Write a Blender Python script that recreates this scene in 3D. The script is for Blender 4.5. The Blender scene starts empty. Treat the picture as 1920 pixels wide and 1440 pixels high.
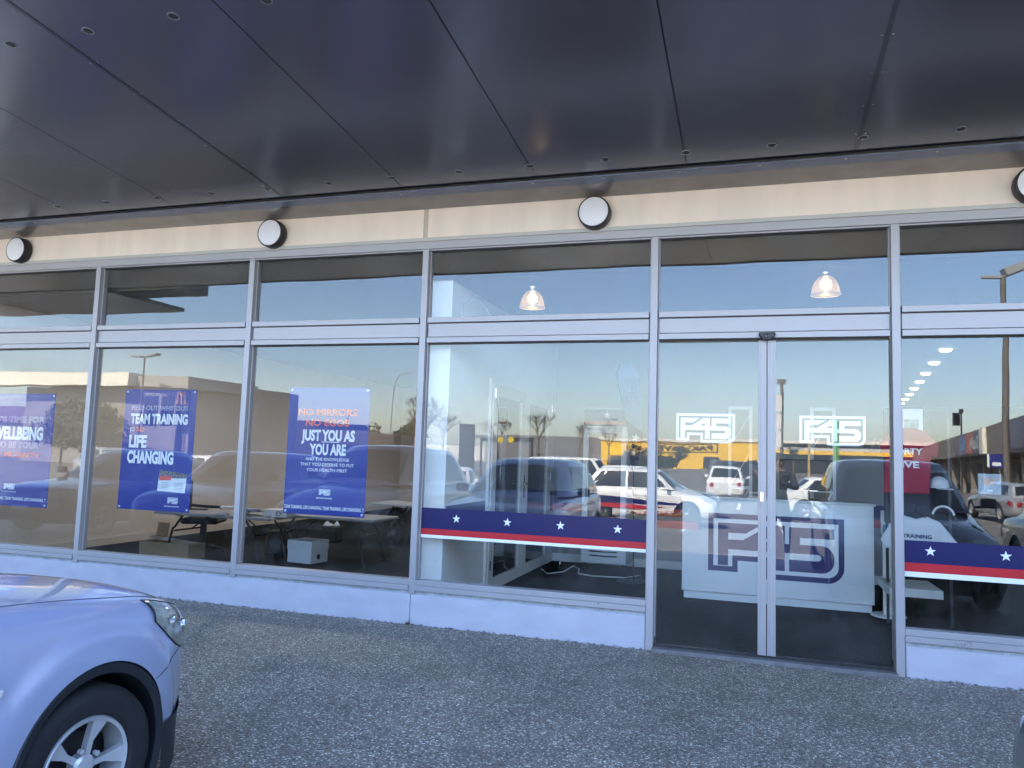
import bpy, bmesh, math, random
from mathutils import Vector, Matrix
from mathutils.bvhtree import BVHTree
random.seed(7)
S = bpy.context.scene
COL = S.collection
PI = math.pi

# ------------------------------------------------------------------ ground profile (flat footpath, car park falling away)
def zg(y):
    y = -y
    if y <= 0: return 0.0
    if y < 6: return -0.012*y
    if y < 18: return -0.072 - 0.030*(y-6)
    return -0.432

# ------------------------------------------------------------------ materials
MATS = {}
def mat(name, base=(.5,.5,.5), rough=.5, metal=0., spec=.5, coat=0., emit=None, estr=0., noise=0., nscale=8., bump=0., bscale=60., tint=None, aniso=0.):
    if name in MATS: return MATS[name]
    m = bpy.data.materials.new(name); m.use_nodes = True
    nt = m.node_tree; b = nt.nodes['Principled BSDF']
    b.inputs['Base Color'].default_value = (*base, 1)
    b.inputs['Roughness'].default_value = rough
    b.inputs['Metallic'].default_value = metal
    b.inputs['Specular IOR Level'].default_value = spec
    b.inputs['Coat Weight'].default_value = coat
    b.inputs['Coat Roughness'].default_value = .04
    if emit:
        b.inputs['Emission Color'].default_value = (*emit, 1); b.inputs['Emission Strength'].default_value = estr
    if noise or bump:
        tc = nt.nodes.new('ShaderNodeTexCoord')
    if noise:
        n = nt.nodes.new('ShaderNodeTexNoise'); n.inputs['Scale'].default_value = nscale; n.inputs['Detail'].default_value = 6
        nt.links.new(tc.outputs['Object'], n.inputs['Vector'])
        r = nt.nodes.new('ShaderNodeValToRGB')
        t2 = tint or tuple(c*(1-noise) for c in base)
        r.color_ramp.elements[0].position = .3; r.color_ramp.elements[1].position = .7
        r.color_ramp.elements[0].color = (*t2, 1)
        r.color_ramp.elements[1].color = (*[min(1, c*(1+noise*.35)) for c in base], 1)
        nt.links.new(n.outputs['Fac'], r.inputs['Fac']); nt.links.new(r.outputs['Color'], b.inputs['Base Color'])
        mr = nt.nodes.new('ShaderNodeMapRange'); mr.inputs['To Min'].default_value = max(.02, rough*.8); mr.inputs['To Max'].default_value = min(1, rough*1.25)
        nt.links.new(n.outputs['Fac'], mr.inputs['Value']); nt.links.new(mr.outputs['Result'], b.inputs['Roughness'])
    if bump:
        n2 = nt.nodes.new('ShaderNodeTexNoise'); n2.inputs['Scale'].default_value = bscale; n2.inputs['Detail'].default_value = 4
        nt.links.new(tc.outputs['Object'], n2.inputs['Vector'])
        bp = nt.nodes.new('ShaderNodeBump'); bp.inputs['Strength'].default_value = bump; bp.inputs['Distance'].default_value = .01
        nt.links.new(n2.outputs['Fac'], bp.inputs['Height']); nt.links.new(bp.outputs['Normal'], b.inputs['Normal'])
    MATS[name] = m
    return m

def glass_mat(name, ior, tint, wave=0.):
    m = bpy.data.materials.new(name); m.use_nodes = True
    nt = m.node_tree; nt.nodes.clear()
    out = nt.nodes.new('ShaderNodeOutputMaterial')
    mix = nt.nodes.new('ShaderNodeMixShader')
    fr = nt.nodes.new('ShaderNodeFresnel'); fr.inputs['IOR'].default_value = ior
    tr = nt.nodes.new('ShaderNodeBsdfTransparent'); tr.inputs['Color'].default_value = (*tint, 1)
    gl = nt.nodes.new('ShaderNodeBsdfGlossy'); gl.inputs['Roughness'].default_value = 0.0
    gl.inputs['Color'].default_value = (1, 1, 1, 1)
    # the same reflectance from both sides of a thin sheet
    geo = nt.nodes.new('ShaderNodeNewGeometry')
    vm = nt.nodes.new('ShaderNodeVectorMath'); vm.operation = 'DOT_PRODUCT'
    nt.links.new(geo.outputs['Incoming'], vm.inputs[0]); nt.links.new(geo.outputs['Normal'], vm.inputs[1])
    ab = nt.nodes.new('ShaderNodeMath'); ab.operation = 'ABSOLUTE'; nt.links.new(vm.outputs['Value'], ab.inputs[0])
    one = nt.nodes.new('ShaderNodeMath'); one.operation = 'SUBTRACT'; one.inputs[0].default_value = 1; nt.links.new(ab.outputs[0], one.inputs[1])
    pw = nt.nodes.new('ShaderNodeMath'); pw.operation = 'POWER'; pw.inputs[1].default_value = 5; nt.links.new(one.outputs[0], pw.inputs[0])
    r0 = ((ior-1)/(ior+1))**2
    mr = nt.nodes.new('ShaderNodeMapRange'); mr.inputs['To Min'].default_value = r0; mr.inputs['To Max'].default_value = 1
    nt.links.new(pw.outputs[0], mr.inputs['Value'])
    nt.links.new(mr.outputs['Result'], mix.inputs['Fac'])
    nt.nodes.remove(fr)
    if wave:
        tc = nt.nodes.new('ShaderNodeTexCoord')
        n = nt.nodes.new('ShaderNodeTexNoise'); n.inputs['Scale'].default_value = 1.3; n.inputs['Detail'].default_value = 1
        nt.links.new(tc.outputs['Object'], n.inputs['Vector'])
        bp = nt.nodes.new('ShaderNodeBump'); bp.inputs['Strength'].default_value = 1; bp.inputs['Distance'].default_value = wave
        nt.links.new(n.outputs['Fac'], bp.inputs['Height']); nt.links.new(bp.outputs['Normal'], gl.inputs['Normal'])
    nt.links.new(tr.outputs[0], mix.inputs[1]); nt.links.new(gl.outputs[0], mix.inputs[2])
    # patchy film of dust and smears
    tc2 = nt.nodes.new('ShaderNodeTexCoord'); n2 = nt.nodes.new('ShaderNodeTexNoise'); n2.inputs['Scale'].default_value = 2.6; n2.inputs['Detail'].default_value = 9; n2.inputs['Roughness'].default_value = .68; n2.inputs['Distortion'].default_value = .6
    nt.links.new(tc2.outputs['Object'], n2.inputs['Vector'])
    mf = nt.nodes.new('ShaderNodeMapRange'); mf.inputs['From Min'].default_value = .46; mf.inputs['From Max'].default_value = .80; mf.inputs['To Max'].default_value = .032
    nt.links.new(n2.outputs['Fac'], mf.inputs['Value'])
    df = nt.nodes.new('ShaderNodeBsdfDiffuse'); df.inputs['Color'].default_value = (.6,.58,.55,1)
    mx = nt.nodes.new('ShaderNodeMixShader'); nt.links.new(mf.outputs[0], mx.inputs['Fac']); nt.links.new(mix.outputs[0], mx.inputs[1]); nt.links.new(df.outputs[0], mx.inputs[2])
    nt.links.new(mx.outputs[0], out.inputs[0])
    return m

# ------------------------------------------------------------------ mesh helpers
class MB:
    def __init__(s): s.v = []; s.f = []; s.m = []
    def add(s, vs, fs, mi=0):
        o = len(s.v); s.v += [tuple(v) for v in vs]; s.f += [tuple(i+o for i in f) for f in fs]; s.m += [mi]*len(fs)
    def box(s, x0, x1, y0, y1, z0, z1, mi=0):
        v = [(x0,y0,z0),(x1,y0,z0),(x1,y1,z0),(x0,y1,z0),(x0,y0,z1),(x1,y0,z1),(x1,y1,z1),(x0,y1,z1)]
        s.add(v, [(0,3,2,1),(4,5,6,7),(0,1,5,4),(1,2,6,5),(2,3,7,6),(3,0,4,7)], mi)
    def obox(s, c, ax, ay, az, mi=0):   # oriented box from centre and three half-axis vectors
        c = Vector(c); ax, ay, az = Vector(ax), Vector(ay), Vector(az)
        v = [c+sx*ax+sy*ay+sz*az for sz in (-1,1) for sx, sy in ((-1,-1),(1,-1),(1,1),(-1,1))]
        s.add(v, [(0,3,2,1),(4,5,6,7),(0,1,5,4),(1,2,6,5),(2,3,7,6),(3,0,4,7)], mi)
    def quad(s, a, b, c, d, mi=0): s.add([a,b,c,d], [(0,1,2,3)], mi)
    def poly(s, pts, y, mi=0):          # flat polygon in the xz plane facing -y
        s.add([(p[0], y, p[1]) for p in pts], [tuple(range(len(pts)))], mi)
    def prism(s, pts, y0, y1, mi=0):    # xz outline extruded along y
        n = len(pts)
        v = [(p[0], y0, p[1]) for p in pts]+[(p[0], y1, p[1]) for p in pts]
        s.add(v, [tuple(range(n)), tuple(range(2*n-1, n-1, -1))]+[(i, i+n, (i+1) % n+n, (i+1) % n) for i in range(n)], mi)
    def tube(s, pts, r, n=8, mi=0, cap=True):
        pts = [Vector(p) for p in pts]; k = len(pts)
        rs = r if isinstance(r, (list, tuple)) else [r]*k
        up = None; rings = []
        for i, p in enumerate(pts):
            t = (pts[min(i+1, k-1)]-pts[max(i-1, 0)]).normalized()
            if up is None:
                up = Vector((0,0,1)) if abs(t.z) < .9 else Vector((1,0,0))
            a = t.cross(up)
            if a.length < 1e-5: a = t.orthogonal()
            a.normalize(); b = a.cross(t).normalized(); up = b
            rings.append([p+rs[i]*(math.cos(2*PI*j/n)*a+math.sin(2*PI*j/n)*b) for j in range(n)])
        v = [q for ring in rings for q in ring]
        f = [(i*n+j, i*n+(j+1) % n, (i+1)*n+(j+1) % n, (i+1)*n+j) for i in range(k-1) for j in range(n)]
        if cap: f += [tuple(range(n-1,-1,-1)), tuple((k-1)*n+j for j in range(n))]
        s.add(v, f, mi)
    def lathe(s, prof, M=None, n=24, mi=0, caps=True):  # prof: (radius, height) about z, then M
        M = M or Matrix.Identity(4)
        v = [M@Vector((r*math.cos(2*PI*j/n), r*math.sin(2*PI*j/n), h)) for r, h in prof for j in range(n)]
        k = len(prof)
        f = [(i*n+j, i*n+(j+1) % n, (i+1)*n+(j+1) % n, (i+1)*n+j) for i in range(k-1) for j in range(n)]
        if caps and prof[0][0] > 0: f.append(tuple(range(n-1,-1,-1)))
        if caps and prof[-1][0] > 0: f.append(tuple((k-1)*n+j for j in range(n)))
        s.add(v, f, mi)
    def mesh(s, name):
        me = bpy.data.meshes.new(name); me.from_pydata(s.v, [], s.f); me.update()
        me.polygons.foreach_set('material_index', s.m)
        return me
    def build(s, name, m, parent=None, smooth=False, bevel=0., fix=True):
        me = s.mesh(name)
        for q in (m if isinstance(m, (list, tuple)) else [m]): me.materials.append(q)
        if fix:
            bm = bmesh.new(); bm.from_mesh(me); bmesh.ops.recalc_face_normals(bm, faces=bm.faces); bm.to_mesh(me); bm.free()
        o = bpy.data.objects.new(name, me); COL.objects.link(o)
        if parent: o.parent = parent
        if smooth:
            me.polygons.foreach_set('use_smooth', [True]*len(me.polygons))
            me.set_sharp_from_angle(angle=math.radians(smooth if smooth is not True else 40))
        if bevel:
            md = o.modifiers.new('bevel', 'BEVEL'); md.width = bevel; md.segments = 2; md.limit_method = 'ANGLE'
        return o
def tag(o, label=None, cat=None, group=None, kind=None):
    if label: o['label'] = label
    if cat: o['category'] = cat
    if group: o['group'] = group
    if kind: o['kind'] = kind
    return o
def empty(name, loc=(0,0,0), rz=0., label=None, cat=None, group=None):
    o = bpy.data.objects.new(name, None); COL.objects.link(o); o.location = loc; o.rotation_euler = (0,0,rz)
    o.empty_display_size = .1
    return tag(o, label, cat, group)
def dup(root, loc, rz=None, label=None, mats=None, scale=None):
    r = root.copy(); COL.objects.link(r); r.location = loc
    if rz is not None: r.rotation_euler = (0,0,rz)
    if scale: r.scale = scale
    if label: r['label'] = label
    for ch in list(root.children):
        c = ch.copy(); COL.objects.link(c); c.parent = r
        for g in list(ch.children):
            d = g.copy(); COL.objects.link(d); d.parent = c
            if mats: remat(d, mats)
        if mats: remat(c, mats)
    if mats and r.type == 'MESH': remat(r, mats)
    return r
def remat(o, mats):
    for sl in o.material_slots:
        nm = sl.material.name if sl.material else ''
        if nm in mats: sl.link = 'OBJECT'; sl.material = mats[nm]
def text(name, s, m, parent, x, y, z, h, w=None, bold=0., align='LEFT', face='-y', depth=0.):
    """lettering as a mesh: cap height h, width w (squeezed to fit), lower left corner at x,z on the plane y"""
    cu = bpy.data.curves.new(name, 'FONT'); cu.body = s; cu.size = 1; cu.offset = bold; cu.resolution_u = 3; cu.extrude = depth
    o = bpy.data.objects.new(name, cu); COL.objects.link(o)
    dg = bpy.context.evaluated_depsgraph_get()
    me = bpy.data.meshes.new_from_object(o.evaluated_get(dg)); me.name = name
    bpy.data.objects.remove(o); bpy.data.curves.remove(cu)
    xs = [v.co.x for v in me.vertices]; ys = [v.co.y for v in me.vertices]
    x0, x1, y0, y1 = min(xs), max(xs), min(ys), max(ys)
    sy = h/.70; sx = (w/(x1-x0)) if w else sy
    W = sx*(x1-x0)
    ox = {'LEFT': 0, 'CENTER': -W/2, 'RIGHT': -W}[align]
    for v in me.vertices:
        a, b, d = (v.co.x-x0)*sx+ox, v.co.y*sy, v.co.z
        if face == '-y': v.co = (x+a, y-d, z+b)
        elif face == '+y': v.co = (x-a, y+d, z+b)
        elif face == '-x': v.co = (y-d, x-a, z+b)     # read from -x: x is the world y of the left end
    if face == '-x': pass
    me.materials.clear(); me.materials.append(m)
    ob = bpy.data.objects.new(name, me); COL.objects.link(ob)
    if parent: ob.parent = parent
    return ob
def apply_mods(o):
    dg = bpy.context.evaluated_depsgraph_get()
    me = bpy.data.meshes.new_from_object(o.evaluated_get(dg)); old = o.data
    o.modifiers.clear(); o.data = me
    return me

# ------------------------------------------------------------------ palette
def alu_mat():
    m = bpy.data.materials.new('aluminium_frame'); m.use_nodes = True; nt = m.node_tree; b = nt.nodes['Principled BSDF']
    b.inputs['Metallic'].default_value = .15
    tc = nt.nodes.new('ShaderNodeTexCoord')
    n = nt.nodes.new('ShaderNodeTexNoise'); n.inputs['Scale'].default_value = 1.7; n.inputs['Detail'].default_value = 5; nt.links.new(tc.outputs['Object'], n.inputs['Vector'])
    r = nt.nodes.new('ShaderNodeValToRGB'); r.color_ramp.elements[0].position = .3; r.color_ramp.elements[1].position = .7
    r.color_ramp.elements[0].color = (.365,.348,.37,1); r.color_ramp.elements[1].color = (.395,.375,.395,1); nt.links.new(n.outputs['Fac'], r.inputs['Fac'])
    n2 = nt.nodes.new('ShaderNodeTexNoise'); n2.inputs['Scale'].default_value = 16; n2.inputs['Detail'].default_value = 6; n2.inputs['Roughness'].default_value = .7; nt.links.new(tc.outputs['Object'], n2.inputs['Vector'])
    n3 = nt.nodes.new('ShaderNodeTexNoise'); n3.inputs['Scale'].default_value = 2.2; nt.links.new(tc.outputs['Object'], n3.inputs['Vector'])
    mu = nt.nodes.new('ShaderNodeMath'); mu.operation = 'MULTIPLY'; nt.links.new(n2.outputs['Fac'], mu.inputs[0]); nt.links.new(n3.outputs['Fac'], mu.inputs[1])
    mr = nt.nodes.new('ShaderNodeMapRange'); mr.inputs['From Min'].default_value = .415; mr.inputs['From Max'].default_value = .47; mr.inputs['To Max'].default_value = .75; nt.links.new(mu.outputs[0], mr.inputs['Value'])
    mx = nt.nodes.new('ShaderNodeMix'); mx.data_type = 'RGBA'; mx.inputs[7].default_value = (.17,.15,.145,1); nt.links.new(mr.outputs[0], mx.inputs[0]); nt.links.new(r.outputs['Color'], mx.inputs[6])
    nt.links.new(mx.outputs[2], b.inputs['Base Color'])
    rr = nt.nodes.new('ShaderNodeMapRange'); rr.inputs['To Min'].default_value = .3; rr.inputs['To Max'].default_value = .48; nt.links.new(n.outputs['Fac'], rr.inputs['Value']); nt.links.new(rr.outputs[0], b.inputs['Roughness'])
    return m
ALU = alu_mat()
ALUD = mat('aluminium_joint', (.10,.10,.12), .6)
PLINTH = None
CREAM = None
SOFFIT = mat('soffit_metal', (.092,.087,.115), .23, 0., .8, bump=.22, bscale=1.3)
SOFFIT.node_tree.nodes['Principled BSDF'].inputs['IOR'].default_value = 1.75
SOFFIT2 = mat('soffit_joint', (.008,.009,.014), .5)
TRIMB = mat('soffit_trim', (.16,.19,.27), .35, .2)
BLACK = mat('black_plastic', (.012,.012,.014), .45)
RUBBER = mat('tyre_rubber', (.012,.012,.015), .75, bump=.3, bscale=90)
WHITEP = mat('white_paint', (.80,.80,.79), .45)
WHITES = mat('white_satin_panel', (.78,.82,.84), .3)
NAVY = mat('navy_vinyl', (.017,.015,.088), .35, spec=.25)
RED = mat('red_vinyl', (.50,.025,.035), .4, spec=.25)
WHITEV = mat('white_vinyl', (.80,.82,.84), .4)
POSTER = mat('poster_blue', (.007,.026,.26), .35)
POSTERL = mat('poster_white', (.82,.84,.86), .4)
POSTERR = mat('poster_red', (.75,.07,.05), .4)
POSTERB = mat('poster_blue_ink', (.0075,.027,.265), .4)
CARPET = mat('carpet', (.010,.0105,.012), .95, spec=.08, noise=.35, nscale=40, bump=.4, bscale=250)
WALLW = mat('interior_white_wall', (.80,.80,.80), .6, noise=.03, nscale=3)
WALLB = mat('interior_beige_wall', (.60,.50,.42), .6, noise=.04, nscale=3)
SKIRT = mat('skirting_beige', (.50,.41,.33), .5)
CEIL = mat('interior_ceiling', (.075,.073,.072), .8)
CHROME = mat('chrome', (.75,.75,.77), .12, 1.)
CARD = mat('cardboard', (.34,.22,.12), .8, noise=.15, nscale=14)
WHITECARD = mat('white_cardboard', (.62,.64,.66), .6, noise=.05)
DGLASS = mat('dark_car_glass', (.012,.014,.016), .03, 0., .7)
STEELW = mat('white_steel', (.72,.74,.76), .4)
DARKST = mat('dark_steel', (.03,.032,.035), .45)
GLASS = glass_mat('window_glass', 1.53, (.945,.955,.955), wave=.0012)
DOORGLASS = glass_mat('interior_door_glass', 1.5, (.8,.82,.83))

def wall_mat(name, base, dirt, kind):
    """painted wall: faint vertical streaks, soft patches and grime along the foot (kind 'plinth')"""
    m = bpy.data.materials.new(name); m.use_nodes = True; nt = m.node_tree; b = nt.nodes['Principled BSDF']
    b.inputs['Roughness'].default_value = .55; b.inputs['Specular IOR Level'].default_value = .35
    tc = nt.nodes.new('ShaderNodeTexCoord'); mp = nt.nodes.new('ShaderNodeMapping')
    mp.inputs['Scale'].default_value = (1.6,1,.25) if kind == 'cream' else (1.2,1,2.5)
    nt.links.new(tc.outputs['Object'], mp.inputs['Vector'])
    n = nt.nodes.new('ShaderNodeTexNoise'); n.inputs['Scale'].default_value = 3; n.inputs['Detail'].default_value = 7
    nt.links.new(mp.outputs[0], n.inputs['Vector'])
    r = nt.nodes.new('ShaderNodeValToRGB'); r.color_ramp.elements[0].position = .32; r.color_ramp.elements[1].position = .62
    r.color_ramp.elements[0].color = (*[c*.90 for c in base],1); r.color_ramp.elements[1].color = (*base,1)
    nt.links.new(n.outputs['Fac'], r.inputs['Fac'])
    last = r.outputs['Color']
    if kind == 'plinth':
        sx = nt.nodes.new('ShaderNodeSeparateXYZ'); nt.links.new(tc.outputs['Object'], sx.inputs[0])
        n2 = nt.nodes.new('ShaderNodeTexNoise'); n2.inputs['Scale'].default_value = 26; n2.inputs['Detail'].default_value = 10
        nt.links.new(tc.outputs['Object'], n2.inputs['Vector'])
        ad = nt.nodes.new('ShaderNodeMath'); ad.operation = 'MULTIPLY_ADD'; ad.inputs[1].default_value = .075; ad.inputs[2].default_value = -.034
        nt.links.new(n2.outputs['Fac'], ad.inputs[0])
        lt = nt.nodes.new('ShaderNodeMath'); lt.operation = 'SUBTRACT'
        nt.links.new(ad.outputs[0], lt.inputs[0]); nt.links.new(sx.outputs['Z'], lt.inputs[1])
        mr = nt.nodes.new('ShaderNodeMapRange'); mr.inputs['From Min'].default_value = -.004; mr.inputs['From Max'].default_value = .014
        nt.links.new(lt.outputs[0], mr.inputs['Value'])
        mx = nt.nodes.new('ShaderNodeMix'); mx.data_type = 'RGBA'; mx.inputs[7].default_value = (*dirt,1)
        nt.links.new(mr.outputs[0], mx.inputs[0]); nt.links.new(last, mx.inputs[6]); last = mx.outputs[2]
        # scuffs
        n3 = nt.nodes.new('ShaderNodeTexNoise'); n3.inputs['Scale'].default_value = 22; n3.inputs['Detail'].default_value = 3
        nt.links.new(tc.outputs['Object'], n3.inputs['Vector'])
        r3 = nt.nodes.new('ShaderNodeMapRange'); r3.inputs['From Min'].default_value = .74; r3.inputs['From Max'].default_value = .80; r3.inputs['To Max'].default_value = .55
        nt.links.new(n3.outputs['Fac'], r3.inputs['Value'])
        m3 = nt.nodes.new('ShaderNodeMix'); m3.data_type = 'RGBA'; m3.inputs[7].default_value = (.16,.14,.13,1)
        nt.links.new(r3.outputs[0], m3.inputs[0]); nt.links.new(last, m3.inputs[6]); last = m3.outputs[2]
    nt.links.new(last, b.inputs['Base Color'])
    nb = nt.nodes.new('ShaderNodeTexNoise'); nb.inputs['Scale'].default_value = 55; nt.links.new(tc.outputs['Object'], nb.inputs['Vector'])
    bp = nt.nodes.new('ShaderNodeBump'); bp.inputs['Strength'].default_value = .08; bp.inputs['Distance'].default_value = .01
    nt.links.new(nb.outputs['Fac'], bp.inputs['Height']); nt.links.new(bp.outputs[0], b.inputs['Normal'])
    return m
PLINTH = wall_mat('painted_plinth', (.50,.50,.58), (.07,.07,.075), 'plinth')
CREAM = wall_mat('cream_wall', (.88,.755,.65), (0,0,0), 'cream')

def aggregate_mat():
    """exposed aggregate: rounded chips in grey cement, with patches of wear and a few dark and pale stones"""
    m = bpy.data.materials.new('exposed_aggregate'); m.use_nodes = True; nt = m.node_tree; b = nt.nodes['Principled BSDF']
    tc = nt.nodes.new('ShaderNodeTexCoord')
    dn = nt.nodes.new('ShaderNodeTexNoise'); dn.inputs['Scale'].default_value = 40; nt.links.new(tc.outputs['Object'], dn.inputs['Vector'])
    va = nt.nodes.new('ShaderNodeVectorMath'); va.operation = 'MULTIPLY_ADD'; va.inputs[1].default_value = (.008,)*3
    nt.links.new(dn.outputs['Color'], va.inputs[0]); nt.links.new(tc.outputs['Object'], va.inputs[2])
    v = nt.nodes.new('ShaderNodeTexVoronoi'); v.inputs['Scale'].default_value = 86; nt.links.new(va.outputs[0], v.inputs['Vector'])
    sx = nt.nodes.new('ShaderNodeSeparateColor'); nt.links.new(v.outputs['Color'], sx.inputs[0])
    r = nt.nodes.new('ShaderNodeValToRGB'); cr = r.color_ramp; cr.interpolation = 'CONSTANT'
    cr.elements[0].position = 0; cr.elements[0].color = (.066,.060,.054,1)
    cr.elements[1].position = .25; cr.elements[1].color = (.23,.205,.17,1)
    for p, c in ((.5,(.31,.277,.225,1)),(.70,(.46,.42,.34,1)),(.81,(.70,.66,.57,1)),(.91,(.93,.90,.80,1))):
        e = cr.elements.new(p); e.color = c
    nt.links.new(sx.outputs[0], r.inputs['Fac'])
    # cement shows between the stones
    mr = nt.nodes.new('ShaderNodeMapRange'); mr.inputs['From Min'].default_value = .38; mr.inputs['From Max'].default_value = .62
    nt.links.new(v.outputs['Distance'], mr.inputs['Value'])
    mx = nt.nodes.new('ShaderNodeMix'); mx.data_type = 'RGBA'; mx.inputs[7].default_value = (.225,.204,.172,1)
    nt.links.new(mr.outputs[0], mx.inputs[0]); nt.links.new(r.outputs['Color'], mx.inputs[6])
    n = nt.nodes.new('ShaderNodeTexNoise'); n.inputs['Scale'].default_value = 1.4; n.inputs['Detail'].default_value = 8; n.inputs['Roughness'].default_value = .65
    nt.links.new(tc.outputs['Object'], n.inputs['Vector'])
    m2 = nt.nodes.new('ShaderNodeMapRange'); m2.inputs['From Min'].default_value = .3; m2.inputs['From Max'].default_value = .72; m2.inputs['To Min'].default_value = .72; m2.inputs['To Max'].default_value = 1.18
    nt.links.new(n.outputs['Fac'], m2.inputs['Value'])
    vm = nt.nodes.new('ShaderNodeVectorMath'); vm.operation = 'SCALE'
    nt.links.new(mx.outputs[2], vm.inputs[0]); nt.links.new(m2.outputs[0], vm.inputs['Scale'])
    # a few brown stains
    n4 = nt.nodes.new('ShaderNodeTexNoise'); n4.inputs['Scale'].default_value = 2.3; n4.inputs['Detail'].default_value = 5
    nt.links.new(tc.outputs['Object'], n4.inputs['Vector'])
    m4 = nt.nodes.new('ShaderNodeMapRange'); m4.inputs['From Min'].default_value = .60; m4.inputs['From Max'].default_value = .75; m4.inputs['To Max'].default_value = .45
    nt.links.new(n4.outputs['Fac'], m4.inputs['Value'])
    mx4 = nt.nodes.new('ShaderNodeMix'); mx4.data_type = 'RGBA'; mx4.inputs[7].default_value = (.13,.115,.10,1)
    nt.links.new(m4.outputs[0], mx4.inputs[0]); nt.links.new(vm.outputs[0], mx4.inputs[6])
    gv = nt.nodes.new('ShaderNodeTexVoronoi'); gv.inputs['Scale'].default_value = 1.9; nt.links.new(va.outputs[0], gv.inputs['Vector'])
    gs = nt.nodes.new('ShaderNodeMath'); gs.operation = 'LESS_THAN'; gs.inputs[1].default_value = .030; nt.links.new(gv.outputs['Distance'], gs.inputs[0])
    mg = nt.nodes.new('ShaderNodeMix'); mg.data_type = 'RGBA'; mg.inputs[7].default_value = (.05,.05,.052,1)
    nt.links.new(gs.outputs[0], mg.inputs[0]); nt.links.new(mx4.outputs[2], mg.inputs[6])
    nt.links.new(mg.outputs[2], b.inputs['Base Color'])
    b.inputs['Roughness'].default_value = .62
    inv = nt.nodes.new('ShaderNodeMath'); inv.operation = 'SUBTRACT'; inv.inputs[0].default_value = 1; nt.links.new(v.outputs['Distance'], inv.inputs[1])
    bp = nt.nodes.new('ShaderNodeBump'); bp.inputs['Strength'].default_value = .8; bp.inputs['Distance'].default_value = .004
    nt.links.new(inv.outputs[0], bp.inputs['Height']); nt.links.new(bp.outputs[0], b.inputs['Normal'])
    return m
AGG = aggregate_mat()
ASPH = mat('asphalt', (.165,.158,.148), .85, noise=.3, nscale=.6, bump=.5, bscale=120)

# ------------------------------------------------------------------ ground
def strip(name, x0, x1, ys, dz, m):
    b = MB()
    for i in range(len(ys)-1):
        b.quad((x0,ys[i],zg(ys[i])+dz),(x0,ys[i+1],zg(ys[i+1])+dz),(x1,ys[i+1],zg(ys[i+1])+dz),(x1,ys[i],zg(ys[i])+dz))
    o = b.build(name, m, fix=False); return tag(o, kind='structure')
strip('car_park', -900, 900, [60,0,-6,-18,-2500], -.03, ASPH)
strip('footpath', -40, 40, [0.0,-6,-8.2], 0, AGG)
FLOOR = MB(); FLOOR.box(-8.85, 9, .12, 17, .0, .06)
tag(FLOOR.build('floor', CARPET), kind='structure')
LINE = mat('line_paint', (.7,.7,.68), .7, noise=.3, nscale=5)
for yy, x0 in ((-14.2,-20),(-19.5,-20),(-26.5,-24),(-32,-24)):
    b = MB()
    for i in range(18):
        x = x0+i*2.6
        b.quad((x,yy,zg(yy)-.026),(x,yy-4.6,zg(yy-4.6)-.026),(x+.1,yy-4.6,zg(yy-4.6)-.026),(x+.1,yy,zg(yy)-.026))
    tag(b.build('parking_markings', LINE, fix=False), kind='structure')

# ------------------------------------------------------------------ shop building
shop = empty('shop_building', (0,0,0), 0, 'single storey shop with cream wall band, silver window frames and low white plinth', 'shop')
ML = [-8.80,-6.808,-4.848,-2.944,-.825,1.023,2.95,4.9]    # left edges of the uprights
MW = .060
def tilt(o):
    xs = [v.co.x for v in o.data.vertices]; zs = [v.co.z for v in o.data.vertices]; cx, cz = (min(xs)+max(xs))/2, (min(zs)+max(zs))/2
    a, c = random.uniform(-.0016,.0016), random.uniform(-.0012,.0012)
    for v in o.data.vertices: v.co.y += a*(v.co.x-cx)+c*(v.co.z-cz)
    return o
GY = .063                                                  # glass plane
ZT, ZH = 3.425, 3.50
def sillz(i): return (.395,.300) if i < 5 else (.352,.258)
MLs = [-16.0]+ML
for i, x in enumerate(ML):
    zb = zg(0)+.0 if i in (4,5) else sillz(i)[1]+.002
    b = MB(); b.box(x, x+MW, 0, .10, zb if i in (4,5) else sillz(min(i,4))[1]-.03, ZT+.002)
    # glazing rebate strip along each side
    b.box(x-.012, x-.001, .045, .10, zb+.1 if i in (4,5) else sillz(min(i,4))[1]+.1, ZT)
    b.box(x+MW+.001, x+MW+.012, .045, .10, zb+.1 if i in (4,5) else sillz(min(i,4))[1]+.1, ZT)
    b.build('mullion', ALU, shop, bevel=.003)
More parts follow.
